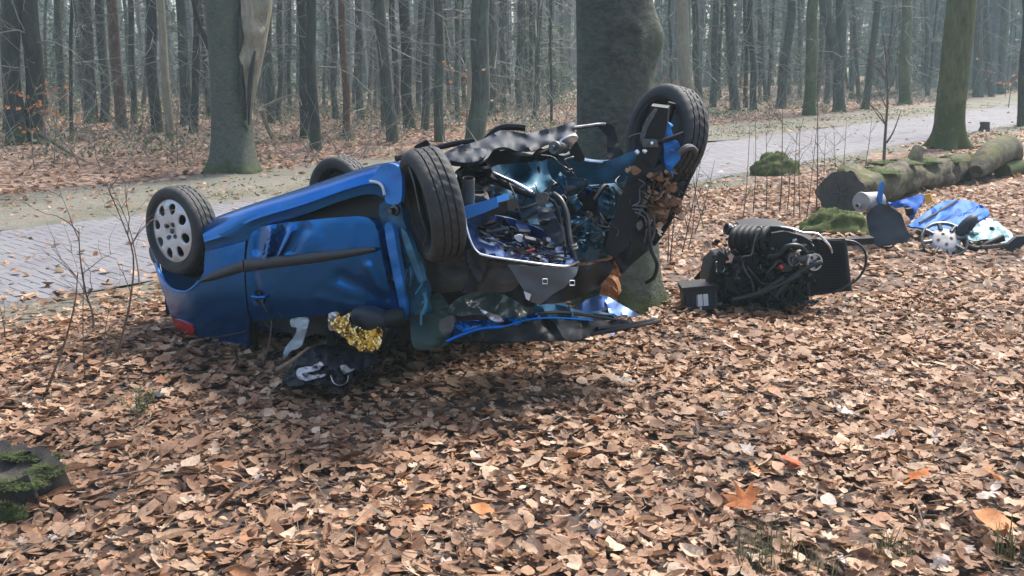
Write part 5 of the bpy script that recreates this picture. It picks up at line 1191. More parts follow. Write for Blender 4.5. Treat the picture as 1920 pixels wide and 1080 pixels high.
panel('foil_fold', [(617, 588, 5.04), (632, 586, 5.03), (638, 600, 5.03), (632, 614, 5.03), (618, 618, 5.04), (615, 602, 5.05)], MT['silver'], t, thick=.006, step=3.0, crumple=.05, cscale=22, seed=3, sharp=3)
# black jacket
g = G(600, 700); t = thing('jacket', (g.x, g.y, 0), 'black jacket with white print lying on the leaves below the door', 'jacket')
def JF(x, y):
    q = G(x, y + 14); hgt = .02
    e = max(0, 1 - abs(x - 610) / 95) * max(0, 1 - abs(y - 685) / 55)
    z = .03 + .20 * e ** .7 + .05 * fbm((x * .05, y * .07, 2), 3)
    p = G(x, y, z); return p
panel('cloth', [(528, 716), (540, 696), (556, 676), (580, 655), (606, 646), (636, 648), (660, 656), (690, 660), (704, 668), (696, 690), (672, 700), (660, 716), (645, 727), (620, 726), (596, 722), (560, 722), (540, 724)], MT['cloth'], t, JF, thick=.012, step=5, crumple=.05, cscale=11)
panel('sleeve', [(640, 660), (670, 654), (700, 664), (712, 678), (700, 694), (676, 698), (655, 690)], MT['cloth'], t, lambda x, y: G(x, y, .12 + .05 * math.sin((y - 655) / 14) + .03 * fbm((x * .07, y * .07, 5), 3)), thick=.012, step=5)
for k, pts in enumerate([[(556, 704), (558, 692), (572, 688), (590, 686), (600, 678), (606, 684), (598, 692), (580, 696), (572, 700), (590, 704), (612, 702), (602, 708), (580, 712), (564, 712)], [(638, 686), (648, 684), (656, 691), (667, 693), (655, 697), (646, 702), (640, 694)], [(606, 644), (618, 632), (628, 628), (632, 640), (620, 640)]]):
    panel('white_print', pts, MT['clothwhite'], t, lambda x, y: JF(x, y) + (C0 - JF(x, y)).normalized() * .035, thick=.006, step=4, crumple=.02, cscale=12, seed=k)
ptb = MB().tube(crom([JF(x, y) + Vector((0, -.03, .01)) for x, y in [(622, 704), (628, 718), (640, 722), (652, 716), (655, 704)]], 5), .003, 5); ptb.build('piping', MT['clothwhite'], t)
stick('stick', [P(518, 694, 5.12), P(545, 678, 5.14), P(575, 655, 5.2), P(582, 650, 5.25)], .014, 'stick', 'broken stick lying against the left side of the black jacket')

# ---- engine torn out of the car
eb = G(1440, 585); eng = thing('car_engine', (eb.x, eb.y + .2, 0), 'oily black car engine torn out and lying right of the beech', 'engine')
ED = 7.0
def pr(name, pts, d, dep, mk, bev=.03, parent=None, sharp=35): return MB().prism([P(x, y, d) for x, y in pts], (0, dep, 0), 0, bev).build(name, MT[mk], parent or eng, sharp)
pr('engine_block', [(1400, 470), (1450, 455), (1530, 450), (1548, 480), (1540, 530), (1510, 560), (1470, 580), (1430, 578), (1395, 560), (1380, 520)], ED + .06, .42, 'blackmetal', .04)
cc = pr('cam_cover', [(1445, 436), (1470, 432), (1505, 441), (1530, 455), (1530, 470), (1510, 480), (1470, 485), (1448, 492), (1440, 470)], ED - .02, .36, 'blackplastic', .05)
pr('engine_cover', [(1395, 427), (1430, 423), (1470, 424), (1490, 432), (1500, 442), (1460, 450), (1445, 442), (1420, 448), (1405, 440)], ED + .02, .34, 'blackplastic', .05)
for k in range(6):      # intake runners
    x = 1378 + k * 11
    MB().tube(crom([P(x + 18, 426, ED + .25), P(x + 6, 428, ED + .04), P(x - 4, 440, ED - .05), P(x - 6, 458, ED - .05), P(x + 4, 474, ED + .03)], 5), .026, 10).build('intake_runner', MT['blackplastic'], eng, 50)
MB().lathe(P(1368, 430, ED + .12), Vector((-.9, -.2, .25)), [(.03, -.08), (.036, -.05), (.044, -.045), (.044, -.02), (.036, -.015), (.036, .0), (.046, .005), (.046, .03), (.038, .035), (.03, .03), (.028, -.05)], 22).build('throttle_body', MT['greymetal'], eng, 40)
for (x, y, r, mk, nm, hol) in [(1526, 491, .064, 'silver', 'pulley', 4), (1487, 486, .052, 'greymetal', 'pulley', 0), (1478, 553, .07, 'blackmetal', 'crank_pulley', 0), (1446, 566, .045, 'blackmetal', 'pulley', 0)]:
    c = P(x, y, ED - .10); ax = Vector((.28, -.95, .08))
    pl = MB().lathe(c, ax, [(0, .0), (r * .28, .002), (r * .3, .012), (r * .36, .012), (r * .4, -.004), (r * .78, -.004), (r * .84, .014), (r, .014), (r, .006), (r * .95, .0), (r, -.006), (r, -.02), (r * .5, -.03), (0, -.03)], 36).build(nm, MT[mk], eng, 35)
    fx, fy, fd = frame_of(ax)
    for k in range(hol):
        a = k * math.pi / 2 + .5; MB().lathe(c + (fx * math.cos(a) + fy * math.sin(a)) * r * .59, ax, [(0, -.002), (r * .15, -.002), (r * .17, .002)], 12).build('pulley_hole', MT['blackmetal'], pl, 40)
MB().lathe(P(1500, 484, ED - .06), Vector((.9, -.35, .05)), [(0, .05), (.03, .05), (.045, .035), (.045, -.04), (.03, -.05)], 20).build('alternator', MT['greymetal'], eng, 40)
pr('alternator_bracket', [(1488, 472), (1505, 468), (1518, 478), (1516, 494), (1500, 498)], ED - .09, .05, 'silver', .05)
# belt
mb = MB()
for A, B in (([(1448, 562), (1480, 524), (1516, 500), (1540, 492)], .020), ([(1372, 562), (1400, 556), (1430, 545), (1470, 520)], .018)):
    mb = MB().tube(crom([P(x, y, ED - .12) for x, y in A], 5), B, 8); mb.build('belt', MT['belt'], eng, 50)
for pts, r, mk, nm in [([(1424, 432, ED - .1), (1416, 446, ED - .12), (1412, 462, ED - .12), (1408, 478, ED - .13), (1392, 482, ED - .13), (1392, 494, ED - .12), (1398, 510, ED - .12), (1408, 524, ED - .1), (1412, 545, ED - .08)], .008, 'greymetal', 'pipe'),
    ([(1400, 500, ED - .1), (1414, 516, ED - .12), (1430, 532, ED - .1), (1452, 530, ED - .1)], .008, 'cable', 'hose'), ([(1440, 482, ED - .08), (1460, 478, ED - .12), (1476, 462, ED - .14), (1500, 462, ED - .14), (1512, 475, ED - .1)], .018, 'cable', 'hose'),
    ([(1430, 528, ED - .1), (1440, 510, ED - .14), (1452, 498, ED - .12), (1462, 490, ED - .1)], .010, 'cable', 'hose'), ([(1452, 425, ED + .05), (1480, 428, ED), (1505, 436, ED - .04), (1530, 438, ED - .06), (1542, 446, ED - .08), (1556, 462, ED - .08), (1560, 474, ED - .06)], .009, 'chrome', 'metal_pipe'),
    ([(1352, 480, ED + .1), (1360, 500, ED + .02), (1345, 525, ED), (1335, 540, ED)], .006, 'chrome', 'metal_pipe'), ([(1420, 425, ED - .04), (1428, 428, ED - .07), (1426, 444, ED - .1), (1412, 452, ED - .1)], .006, 'cable', 'hose'),
    ([(1440, 560, ED - .08), (1452, 575, ED - .05), (1466, 570, ED - .08)], .008, 'cable', 'hose'), ([(1360, 520, ED), (1378, 510, ED - .08), (1388, 500, ED - .08)], .010, 'cable', 'hose'),
    ([(1404, 560, ED - .1), (1440, 545, ED - .13), (1470, 530, ED - .14), (1500, 515, ED - .13)], .014, 'belt', 'hose')]:
    ptube(pts, r, 8).build(nm, MT[mk], eng, 60)
gb = pr('gearbox', [(1335, 500), (1350, 485), (1375, 480), (1400, 500), (1405, 545), (1395, 578), (1360, 580), (1338, 565), (1328, 535)], ED + .02, .34, 'blackmetal', .06)
MB().lathe(P(1372, 532, ED - .03), (-.2, -1, .1), [(0, .03), (.05, .03), (.07, .01), (.10, .0), (.11, -.03), (.11, -.06)], 24, wob=lambda i, j: .006 * (i % 3 == 0)).build('clutch_housing', MT['blackmetal'], eng, 35)
pr('cylinder_head', [(1452, 470), (1500, 458), (1520, 470), (1512, 500), (1470, 512), (1448, 500)], ED - .01, .2, 'greymetal', .05)
pr('timing_cover', [(1440, 520), (1476, 512), (1500, 520), (1506, 548), (1470, 556), (1442, 548)], ED - .03, .1, 'blackplastic', .06)
pr('sump', [(1425, 560), (1500, 548), (1520, 560), (1480, 580), (1430, 585)], ED - .02, .3, 'blackmetal', .05)
pr('black_shroud', [(1326, 530), (1336, 490), (1352, 472), (1366, 482), (1350, 510), (1338, 538)], ED - .05, .06, 'blackplastic', .04)
pr('grey_cover', [(1358, 478), (1370, 470), (1378, 476), (1372, 492), (1360, 494)], ED - .02, .05, 'silver', .05)
pr('red_tag', [(1462, 500), (1468, 497), (1470, 503), (1464, 506)], ED - .16, .02, 'redwire', .02)
pr('white_tag', [(1487, 450), (1494, 448), (1494, 453), (1487, 454)], ED - .04, .02, 'white', .02)
MB().lathe(P(1414, 575, ED - .08), (-.6, -.6, .1), [(0, .06), (.02, .06), (.022, .03), (.032, .03), (.032, .0), (.024, -.01), (.024, -.06)], 16).build('oil_filter', MT['greymetal'], eng, 40)
rnd = random.Random(17); mbs = [MB(), MB()]
for k in range(120):
    x = rnd.uniform(1340, 1530); y = rnd.uniform(455, 575); d = ED - .06 + rnd.uniform(-.07, .06); a = rnd.uniform(0, 6.28); L = rnd.uniform(6, 26)
    mbs[k % 3 == 0].tube(crom([P(x + math.cos(a) * L * t, y + math.sin(a) * L * t + rnd.uniform(-5, 5), d + rnd.uniform(-.03, .03)) for t in (-.5, 0, .5)], 3), rnd.choice([.004, .006, .01, .016]), 6)
for k in range(90):
    x = rnd.uniform(1340, 1540); y = rnd.uniform(445, 570); c = P(x, y, ED + rnd.uniform(-.05, .04)); r = rnd.uniform(.005, .022); mbs[k % 3 == 0].lathe(c, (rnd.gauss(0, .4), -1, rnd.gauss(0, .3)), [(0, r), (r * .6, r), (r, .4 * r), (r, -r * 2)], 10)
for b_, mk in zip(mbs, ('blackmetal', 'greymetal')): b_.build('engine_fittings', MT[mk], eng, 40)['kind'] = 'stuff'
# radiator leaning on the engine
g = G(1570, 548); rad = thing('radiator', (g.x, g.y, 0), 'black car radiator standing upright behind the right end of the engine', 'radiator')
RD0 = ED + .02
pr('core', [(1515, 448), (1582, 452), (1592, 545), (1515, 556)], RD0, .05, 'blackmetal', .0, rad)
for x0, x1 in (((1582, 452), (1592, 545)),): MB().tube([P(*x0, RD0 + .02), P(*x1, RD0 + .02)], .022, 8).build('side_tank', MT['slateplastic'], rad, 50)
mb = MB()
for k in range(30): y = 456 + k * 3.0; mb.box(P(1550 + k * .1, y, RD0 - .003), (.125, 0, .003), (0, .004, 0), (0, 0, .0022))
mb.build('cooling_fins', MT['blackmetal'], rad, None)['kind'] = 'stuff'
MB().tube([P(1500, 453, RD0 + .03), P(1583, 450, RD0 + .03)], .018, 8).build('top_tank', MT['blackplastic'], rad, 50)
mb = ptube([(1585, 451, RD0), (1605, 455, RD0 - .02), (1622, 472, RD0 - .05), (1622, 500, RD0 - .05), (1606, 525, RD0 - .04), (1580, 540, RD0 - .04), (1560, 550, RD0 - .05)], .009, 8); tag(mb.build('loose_hose', MT['cable'], None, 60), 'black hose looping out to the right of the radiator', 'hose')
# battery box with white sticker
g = G(1315, 590); bat = thing('battery_box', (g.x, g.y, 0), 'dark car battery with a white sticker left of the engine', 'battery')
BD = G(1315, 592).y
pr('case', [(1282, 546), (1344, 540), (1346, 578), (1286, 590)], BD, .20, 'slateplastic', .0, bat)
pr('lid', [(1279, 540), (1346, 534), (1347, 543), (1280, 549)], BD - .008, .215, 'blackplastic', .0, bat)
mb = MB()
for k in range(6): mb.tube([P(1286 + k * 10.4, 549 - k * .9, BD - .004), P(1288 + k * 10.4, 588 - k * 2, BD - .004)], .004, 5)
mb.build('case_ribs', MT['slateplastic'], bat, 50)
pr('sticker', [(1306, 553), (1328, 551), (1329, 573), (1307, 575)], BD - .006, .004, 'white', .0, bat)
pr('tag_strip', [(1312, 576), (1316, 576), (1315, 590), (1312, 590)], BD - .02, .004, 'white', .0, bat)
g = P(1311, 513, 7.5); t = tag(MB().prism([P(1300, 522, 7.5), P(1318, 502, 7.5), P(1324, 508, 7.5), P(1308, 528, 7.5)], (.02, .04, .0), 0, .02).build('connector_block', MT['blackplastic'], None, 35), 'small black connector block on the leaves above the battery', 'car part')

# ---- pile of body parts by the log
PD = 9.45
t = thing('exhaust_silencer', (P(1625, 400, 9.7).x, 9.7, 0), 'grey exhaust silencer standing out of the pile of parts', 'silencer')
c = P(1613, 379, 9.55); ax = Vector((-.80, -.58, .05)).normalized(); fx, fy, fd = frame_of(ax)
MB().lathe(c, ax, [(0, .0), (.035, .0), (.085, -.012), (.098, -.01), (.102, -.02), (.096, -.03), (.096, -.30), (.07, -.33), (0, -.33)], 36).build('canister', MT['dirty_steel'], t, 35)
c2 = c + Vector((-.012, -.01, -.035)); MB().lathe(c2, ax, [(.016, .0), (.018, .035), (.026, .035), (.028, .0), (.03, -.02)], 20).build('tail_pipe', MT['dirty_steel'], t, 40)
MB().lathe(c2, ax, [(0, .02), (.017, .02)], 16).build('pipe_bore', MT['blackmetal'], t, 40)
MB().tube(crom([c - ax * .3, c - ax * .42 + Vector((0, 0, -.05)), c - ax * .5 + Vector((0, 0, -.3)), Vector((c.x + .45, c.y + .25, .03))], 5), .024, 10).build('pipe', MT['rust'], t, 50)
t = thing('wheel_arch_shield', (P(1680, 460, PD).x, PD, 0), 'large dark curved plastic shield standing in the pile by the log', 'car part')
panel('sheet', [(1626, 400, 9.42), (1650, 382, 9.44), (1672, 390, 9.44), (1690, 402, 9.44), (1698, 425, 9.42), (1706, 442, 9.36), (1700, 455, 9.32), (1670, 466, 9.30), (1650, 465, 9.30), (1636, 452, 9.32), (1628, 428, 9.38)], MT['slateplastic'], t, thick=.008, step=7, crumple=.03, cscale=4)
panel('stiffening_rim', [(1646, 372, 9.55), (1652, 344, 9.55), (1657, 343, 9.55), (1655, 372, 9.55), (1652, 384, 9.55)], MT['paint_bright'], t, thick=.03, step=6)
t = thing('bonnet_panel', (P(1780, 430, 9.9).x, 9.9, 0), 'scratched blue sheet metal panel lying flat in the pile by the log', 'car part')
def bonF(x, y):
    z = .10 + .20 * max(0, (432 - y)) / 60 + .025 * math.sin((x - 1700) / 26) + .02 * fbm((x * .04, y * .06, 1), 3); return G(x, y, z)
bp = panel('skin', [(1702, 424), (1720, 410), (1744, 392), (1768, 378), (1796, 374), (1824, 378), (1846, 388), (1855, 400), (1838, 412), (1800, 430), (1782, 435), (1750, 432), (1722, 426)], MT['paint_flat'], t, bonF, thick=.02, step=6, crumple=.02, cscale=5)
MB().tube(crom([bonF(x, y) + Vector((0, -.02, .015)) for x, y in [(1722, 420), (1752, 402), (1782, 384), (1796, 375)]], 4), .012, 6).build('moulding', MT['fabricgrey'], bp)
mb = MB(); rnd = random.Random(4)
for k in range(14):
    x = rnd.uniform(1740, 1830); y = rnd.uniform(392, 424); L = rnd.uniform(14, 36); mb.tube([bonF(x - L / 2, y + L * .28) + Vector((0, -.012, .012)), bonF(x + L / 2, y - L * .28) + Vector((0, -.012, .012))], rnd.uniform(.003, .007), 5)
mb.build('crease', MT['paint'], bp)
t = thing('door_frame_piece', (P(1700, 400, 9.9).x, 9.9, 0), 'bright blue bent frame piece behind the dark shield in the pile', 'car part')
panel('frame', [(1668, 382, 9.85), (1700, 372, 9.85), (1728, 364, 9.85), (1734, 372, 9.8), (1726, 384, 9.75), (1718, 398, 9.7), (1712, 412, 9.7), (1705, 408, 9.7), (1708, 390, 9.72), (1698, 386, 9.75), (1682, 390, 9.8)], MT['paint_flat'], t, thick=.06, step=5, crumple=.03, cscale=8)
pr('bracket', [(1700, 392), (1712, 390), (1714, 402), (1704, 406)], 9.68, .06, 'blackmetal', .03, t)
t = tag(MB().prism([P(1731, 366, 9.7), P(1744, 363, 9.7), (P(1749, 378, 9.68)), P(1737, 383, 9.68)], (.02, .02, 0), 0, .02).build('number_plate_piece', MT['orangeplastic'], None, 35), 'small amber plate fragment on top of the blue frame piece', 'plate fragment')
# loose hubcap
g = G(1770, 468); hbx = thing('loose_hubcap', (g.x, g.y, 0), 'loose dirty silver hubcap lying in front of the blue panel', 'hubcap')
c = P(1771, 450, 9.3); ax = Vector((-.15, -.68, .72)).normalized(); fx, fy, fd = frame_of(ax)
MB().lathe(c, ax, [(.20, -.025), (.222, -.012), (.220, .010), (.205, .016), (.192, .004)], 48).build('outer_ring', MT['greymetal'], hbx, 40)
MB().lathe(c, ax, [(0, .015), (.04, .018), (.10, .01), (.14, .0), (.15, -.012), (.13, -.02)], 36).build('centre_dish', MT['dirty_steel'], hbx, 40)
for k in range(8):
    a = k * math.pi / 4 + .2; u = fx * math.cos(a) + fy * math.sin(a); MB().tube([c + u * .12, c + u * .2], [.022, .020], 8).build('spoke', MT['greymetal'], hbx, 40)
    if k % 2 == 0: MB().lathe(c + u * .06 + ax * .015, ax, [(0, .003), (.016, .003), (.018, -.002)], 12).build('bolt_recess', MT['blackmetal'], hbx, 40)
# headrest-like mirror shell
mc = P(1812, 424, 9.35); V = []; F = []
for i in range(11):
    ph = math.pi * i / 10 - math.pi / 2
    for k in range(18):
        a = 2 * math.pi * k / 18; V.append(mc + Vector((.09 * math.cos(ph) * math.cos(a) + .05 * math.sin(a) * math.cos(ph), .07 * math.sin(ph), .115 * math.cos(ph) * math.sin(a) + .02 * math.cos(a))))
for i in range(10):
    for k in range(18): a, b = i * 18 + k, i * 18 + (k + 1) % 18; F.append((a, b, b + 18, a + 18))
ms = MB().add(V, F).build('mirror_shell', MT['slateplastic'], None, 60); tag(ms, 'dark rounded mirror shell between blue panel and pale glass', 'car part')
MB().tube([mc + Vector((-.02, .0, -.09)), mc + Vector((-.12, .02, -.2))], [.04, .03], 8).build('mirror_foot', MT['blackplastic'], ms, 60)
t = thing('windscreen_sheet', (P(1850, 440, 9.7).x, 9.7, 0), 'pale green shattered glass sheet at the right end of the pile', 'glass sheet')
panel('glass', [(1806, 440), (1826, 424), (1848, 410), (1866, 412), (1880, 424), (1896, 436), (1900, 450), (1880, 456), (1850, 448), (1826, 452)], MT['glass_pale'], t, lambda x, y: G(x, y, .06 + .12 * max(0, 450 - y) / 40 + .03 * fbm((x * .05, y * .08, 3), 3)), thick=.008, step=6, crumple=.03, cscale=8)
t = thing('rubber_trims', (P(1850, 460, 9.4).x, 9.4, 0), 'black rubber door seals bent in front of the pale glass', 'car part')
ptube([(1808, 450, 9.3), (1815, 462, 9.25), (1835, 466, 9.25), (1850, 458, 9.25), (1880, 444, 9.3)], .028, 8).build('seal', MT['blackplastic'], t, 60)
ptube([(1840, 464, 9.22), (1865, 462, 9.2), (1890, 458, 9.2)], .022, 8).build('seal', MT['fabricgrey'], t, 60)
pr('red_trim', [(1862, 450), (1884, 444), (1886, 452), (1866, 458)], 9.28, .05, 'rust', .03, t)
t = tag(MB().prism([P(1880, 466, 9.22), P(1906, 444, 9.26), P(1924, 442, 9.26), P(1926, 454, 9.24), P(1902, 474, 9.2)], (.01, .06, .0), 0, .03).build('plastic_trim', MT['blackplastic'], None, 35), 'dark plastic trim lying at the right frame edge', 'car part')
t = tag(MB().prism([P(1545, 452, 8.9), P(1600, 448, 8.95), P(1640, 446, 9.0), P(1640, 458, 9.0), P(1600, 461, 8.95), P(1545, 464, 8.9)], (0, .10, 0), 0, .02).build('bumper_beam', MT['blackmetal'], None, 35), 'black bumper beam between the radiator and the dark shield', 'car part')

# ---- fallen log
g0 = G(1577, 402); t = thing('fallen_log', (g0.x, g0.y, 0), 'thick weathered mossy log lying behind the pile of car parts', 'log')
def loft(path, rad, sides, rough, seed, squash=1.0):
    V = []; F = []; n = len(path)
    for i, p in enumerate(path):
        d = (path[min(i + 1, n - 1)] - path[max(i - 1, 0)]).normalized(); x = d.cross(Vector((0, 0, 1))).normalized(); y = x.cross(d)
        for k in range(sides):
            a = 2 * math.pi * k / sides; q = rad[i] * (1 + rough * fbm(p * 3.0 + (x * math.cos(a) + y * math.sin(a)) * 1.1 + Vector((seed, 0, 0)), 5)); V.append(p + x * q * math.cos(a) + y * q * math.sin(a) * squash)
    for i in range(n - 1):
        for k in range(sides): a, b = i * sides + k, i * sides + (k + 1) % sides; F.append((a, b, b + sides, a + sides))
    F += [tuple(range(sides))[::-1], tuple(range((n - 1) * sides, n * sides))]; return MB().add(V, F)
A = P(1577, 363, 11.75); B = P(1700, 335, 13.5); Cc = P(1800, 318, 15.2); Dd = P(1880, 300, 17.0); path = crom([A, B, Cc, Dd], 14)
rad_ = [.285 - .0022 * i + .02 * math.sin(i * .7) + .012 * math.sin(i * 1.9) for i in range(len(path))]
lg = loft(path, rad_, 40, .34, 3).build('trunk', MT['log'], t, 60)
axl = (path[0] - path[1]).normalized(); c = path[0]
MB().lathe(c, axl, [(0, .008), (.07, .012), (.15, .008), (.23, .01), (.275, .004), (.283, -.03)], 40, wob=lambda i, j: .008 * math.sin(i * 1.7 + j * 2)).build('cut_face', MT['cutwood'], t, 50)
mb = MB()
for k in range(5): a = k * 1.26; x, y, d = frame_of(axl); mb.tube([c + d * .014 + (x * math.cos(a) + y * math.sin(a)) * .02, c + d * .014 + (x * math.cos(a + .1) + y * math.sin(a + .1)) * .17], [.006, .002], 4)
mb.build('crack', MT['blackplastic'], t)
MB().tube(crom([P(1700, 330, 13.6), P(1712, 305, 13.6), P(1722, 278, 13.7)], 5), [.13 - .005 * i for i in range(11)], 12).build('branch_stub', MT['log'], t, 60)
MB().tube(crom([P(1830, 322, 14.6), P(1850, 300, 15), P(1870, 285, 15.4), P(1892, 278, 15.8), P(1900, 300, 16)], 5), [.10, .12, .15, .17, .19, .20, .21, .22, .22, .23, .23, .22, .22, .22, .21, .20, .19, .18, .17, .15, .12], 14).build('limb', MT['log'], t, 60)
MB().tube(crom([P(1880, 322, 15.2), P(1910, 314, 15.8), P(1940, 312, 16.5)], 5), .13, 10).build('limb', MT['bark_green'], t, 60)
def mossblob(name, c, sx, sy, sz, parent, seed, label=None, cat=None, grp=None, n=26):
    V = []; F = []; c = Vector(c)
    for i in range(n // 2 + 1):
        ph = math.pi / 2 * i / (n // 2)
        for k in range(n):
            a = 2 * math.pi * k / n; d = Vector((math.cos(a) * math.cos(ph), math.sin(a) * math.cos(ph), math.sin(ph))); q = 1 + .20 * fbm(d * 2.4 + Vector((seed, 0, 0)), 4)
            V.append(c + Vector((d.x * sx * q, d.y * sy * q, d.z * sz * q - .02)))
    for i in range(n // 2):
        for k in range(n): a, b = i * n + k, i * n + (k + 1) % n; F.append((a, b, b + n, a + n))
    mb = MB().add(V, F); r_ = random.Random(seed)
    for q in range(700):                                   # short moss shoots
        p = V[r_.randrange(len(V))] + Vector((r_.gauss(0, sx * .06), r_.gauss(0, sy * .06), r_.uniform(0, .004))); dd = (p - c).normalized() + Vector((r_.gauss(0, .4), r_.gauss(0, .4), .3)); L = r_.uniform(.006, .016) * (1 + sx)
        x = frame_of(dd)[0] * .004 * (1 + sx); mb.add([p - x, p + x, p + dd.normalized() * L], [(0, 1, 2)])
    o = mb.build(name, MT['moss'], parent, 70)
    if label: tag(o, label, cat, grp)
    return o
rnd = random.Random(6)
for k, i in enumerate((6, 11, 17, 23, 29)):
    p = path[i] + Vector((0, 0, rad_[i] * .86)); mossblob('moss_patch', p, rnd.uniform(.3, .5), rnd.uniform(.14, .2), .06, t, 60 + k, n=18)
# mossy stumps
def stumpthing(px, py, sx, sy, sz, label, seed):
    g = G(px, py); t = thing('mossy_stump', (g.x, g.y, 0), label, 'stump'); MB().lathe((g.x, g.y, -.05), (0, 0, 1), [(sx * .7, 0), (sx * .5, sz * .3), (sx * .4, sz * .45), (0, sz * .5)], 24, wob=lambda i, j: .06 * sx * math.sin(i * 1.9 + j + seed)).build('wood', MT['deadwood'], t, 60)
    mossblob('moss_cap', (g.x, g.y, -.04), sx, sy, sz * 1.05, t, seed, n=44)
stumpthing(1452, 328, .40, .34, .40, 'rounded mossy stump beside the road behind the saplings', 71)
stumpthing(1565, 436, .42, .30, .30, 'low bright green mossy mound below the cut end of the log', 72)
# broken stump in the lower left corner
g = G(30, 935); g.x -= .14; t = thing('broken_stump', (g.x, g.y, 0), 'rotten moss-topped stump in the lower left corner', 'stump')
mb = MB(); V = []; F = []; sd = 48; hs = [-.1, 0, .045, .09, .125, .15]
for j, z in enumerate(hs):
    for k in range(sd):
        a = 2 * math.pi * k / sd; cr = .05 * fbm((math.cos(a) * 5, math.sin(a) * 5, z * 2), 3) + .016 * math.sin(k * 1.57) * (1 + math.sin(k * .7)); r = .27 * (1 + .12 * math.sin(3 * a + 1)) * (1.10 - .10 * j / 5) + cr
        zz = z + (.045 * fbm((math.cos(a) * 2.5, math.sin(a) * 2.5, 4), 3) if j > 3 else 0); V.append((g.x + r * math.cos(a), g.y + r * math.sin(a), zz))
for j in range(len(hs) - 1):
    for k in range(sd): a, b = j * sd + k, j * sd + (k + 1) % sd; F.append((a, b, b + sd, a + sd))
k0 = (len(hs) - 1) * sd
for f_, dz in ((.75, -.03), (.45, -.05), (.12, -.04)):
    for k in range(sd): p = Vector(V[k0 + k]); V.append((g.x + (p.x - g.x) * f_, g.y + (p.y - g.y) * f_, .125 + dz + .02 * fbm((p.x * 9 * f_, p.y * 9, 1), 3)))
for L in range(3):
    for k in range(sd): a, b = k0 + L * sd + k, k0 + L * sd + (k + 1) % sd; F.append((a, b, b + sd, a + sd))
MB().add(V, F).build('wood', MT['deadwood'], t, 45)
for k, (dx, dy, sx, sy) in enumerate([(.20, -.12, .15, .07), (.27, .02, .09, .10), (.05, -.22, .12, .06), (-.1, -.22, .12, .07), (.12, .18, .16, .06), (-.12, -.05, .10, .09)]):
    mossblob('moss_patch', (g.x + dx, g.y + dy, .135), sx * .9, sy * .8, .018, t, 80 + k, n=20)
for k, (dx, dz, w_) in enumerate([(.22, .08, .10), (.02, .06, .12), (-.12, .07, .10)]): mossblob('moss_patch', (g.x + dx, g.y - .255, dz - .02), w_, .03, .06, t, 90 + k, n=14)

# ---- saplings
def sapling(pts, d, r, label, group, seed, twigs=4, tl=.35, name='sapling'):
    rnd = random.Random(seed); b = Vector(pts[0]); 
    p3 = [b] + [P(x, y, d + rnd.uniform(-.06, .06)) for x, y in pts[1:]] if isinstance(pts[0], Vector) else pts
    t = thing(name, (b.x, b.y, 0), label, 'sapling', group); cv = crom(p3, 4); n = len(cv)
    MB().tube(cv, [r * (1 - .75 * i / (n - 1)) for i in range(n)], 6).build('stem', MT['twig'], t, 60)
    mb = MB()
    for k in range(twigs):
        i = rnd.randrange(n // 3, n - 1); dr = (cv[i + 1] - cv[i]).normalized() + Vector((rnd.choice([-1, 1]) * rnd.uniform(.4, 1), rnd.uniform(-.6, .6), rnd.uniform(-.1, .4))); twig(mb, cv[i], dr, tl * rnd.uniform(.6, 1.3), r * .42, rnd, 1, .02, 2)
    if twigs: mb.build('twigs', MT['twig'], t, None)['kind'] = 'stuff'
    return t
def gs(px, py): return G(px, py, 0.0)
sapling([gs(262, 545 + 0), (262, 500), (240, 530)][:1] + [(258, 500), (246, 440), (228, 390), (205, 340)], G(262, 545).y + .1, .007, 'tall thin bare sapling touching the road, right of the forked one', 'bare saplings at the left', 1, 6)
def LS(base, pts, r, lab, seed, tw=5): return sapling([gs(*base)] + pts, gs(*base).y, r, lab, 'bare saplings at the left', seed, tw)
LS((176, 640), [(174, 590), (160, 545), (150, 480), (148, 428)], .010, 'kinked bare sapling with a broken top at the left', 2, 6)
LS((82, 748), [(100, 700), (122, 640), (140, 570), (146, 510)], .009, 'slanting thin sapling left of the kinked one', 3, 4)
LS((215, 690), [(226, 640), (243, 570), (250, 480), (225, 405), (200, 345)], .009, 'long curved sapling right of the kinked one', 4, 6)
LS((160, 720), [(156, 640), (156, 560), (158, 500)], .005, 'thread-thin upright shoot below the kinked sapling', 5, 3)
LS((200, 690), [(196, 640), (200, 600)], .005, 'short upright shoot between the two larger left saplings', 6, 2)
LS((10, 640), [(6, 600), (-6, 560)], .005, 'short shoot at the left frame edge', 7, 2)
LS((492, 690), [(505, 640), (508, 600), (495, 575), (484, 545)], .006, 'thin forked twig standing in front of the car door', 8, 4)
MIDD = [(1255, 505, 1262, 430, 1268, 350), (1190 + 62, 500, 1254, 440, 1256, 400), (1278, 478, 1296, 400, 1316, 290), (1290, 470, 1300, 420, 1308, 300), (1302, 440, 1322, 380, 1340, 300), (1320, 430, 1306, 370, 1298, 320),
 (1392, 415, 1400, 350, 1406, 235), (1412, 400, 1417, 320, 1416, 215), (1437, 395, 1438, 320, 1436, 240), (1462, 395, 1466, 330, 1467, 205), (1488, 410, 1490, 340, 1494, 250), (1500, 415, 1498, 330, 1500, 230), (1512, 410, 1520, 350, 1534, 215), (1530, 400, 1533, 320, 1533, 120), (1548, 395, 1545, 330, 1548, 260), (1476, 400, 1480, 340, 1476, 290), (1558, 372, 1566, 320, 1563, 235), (1575, 360, 1582, 310, 1587, 225), (1622, 312, 1630, 265, 1636, 205)]
_o = ['first', 'second', 'third', 'fourth', 'fifth', 'sixth', 'seventh', 'eighth', 'ninth', 'tenth', 'eleventh', 'twelfth', 'thirteenth', 'fourteenth', 'fifteenth', 'sixteenth']
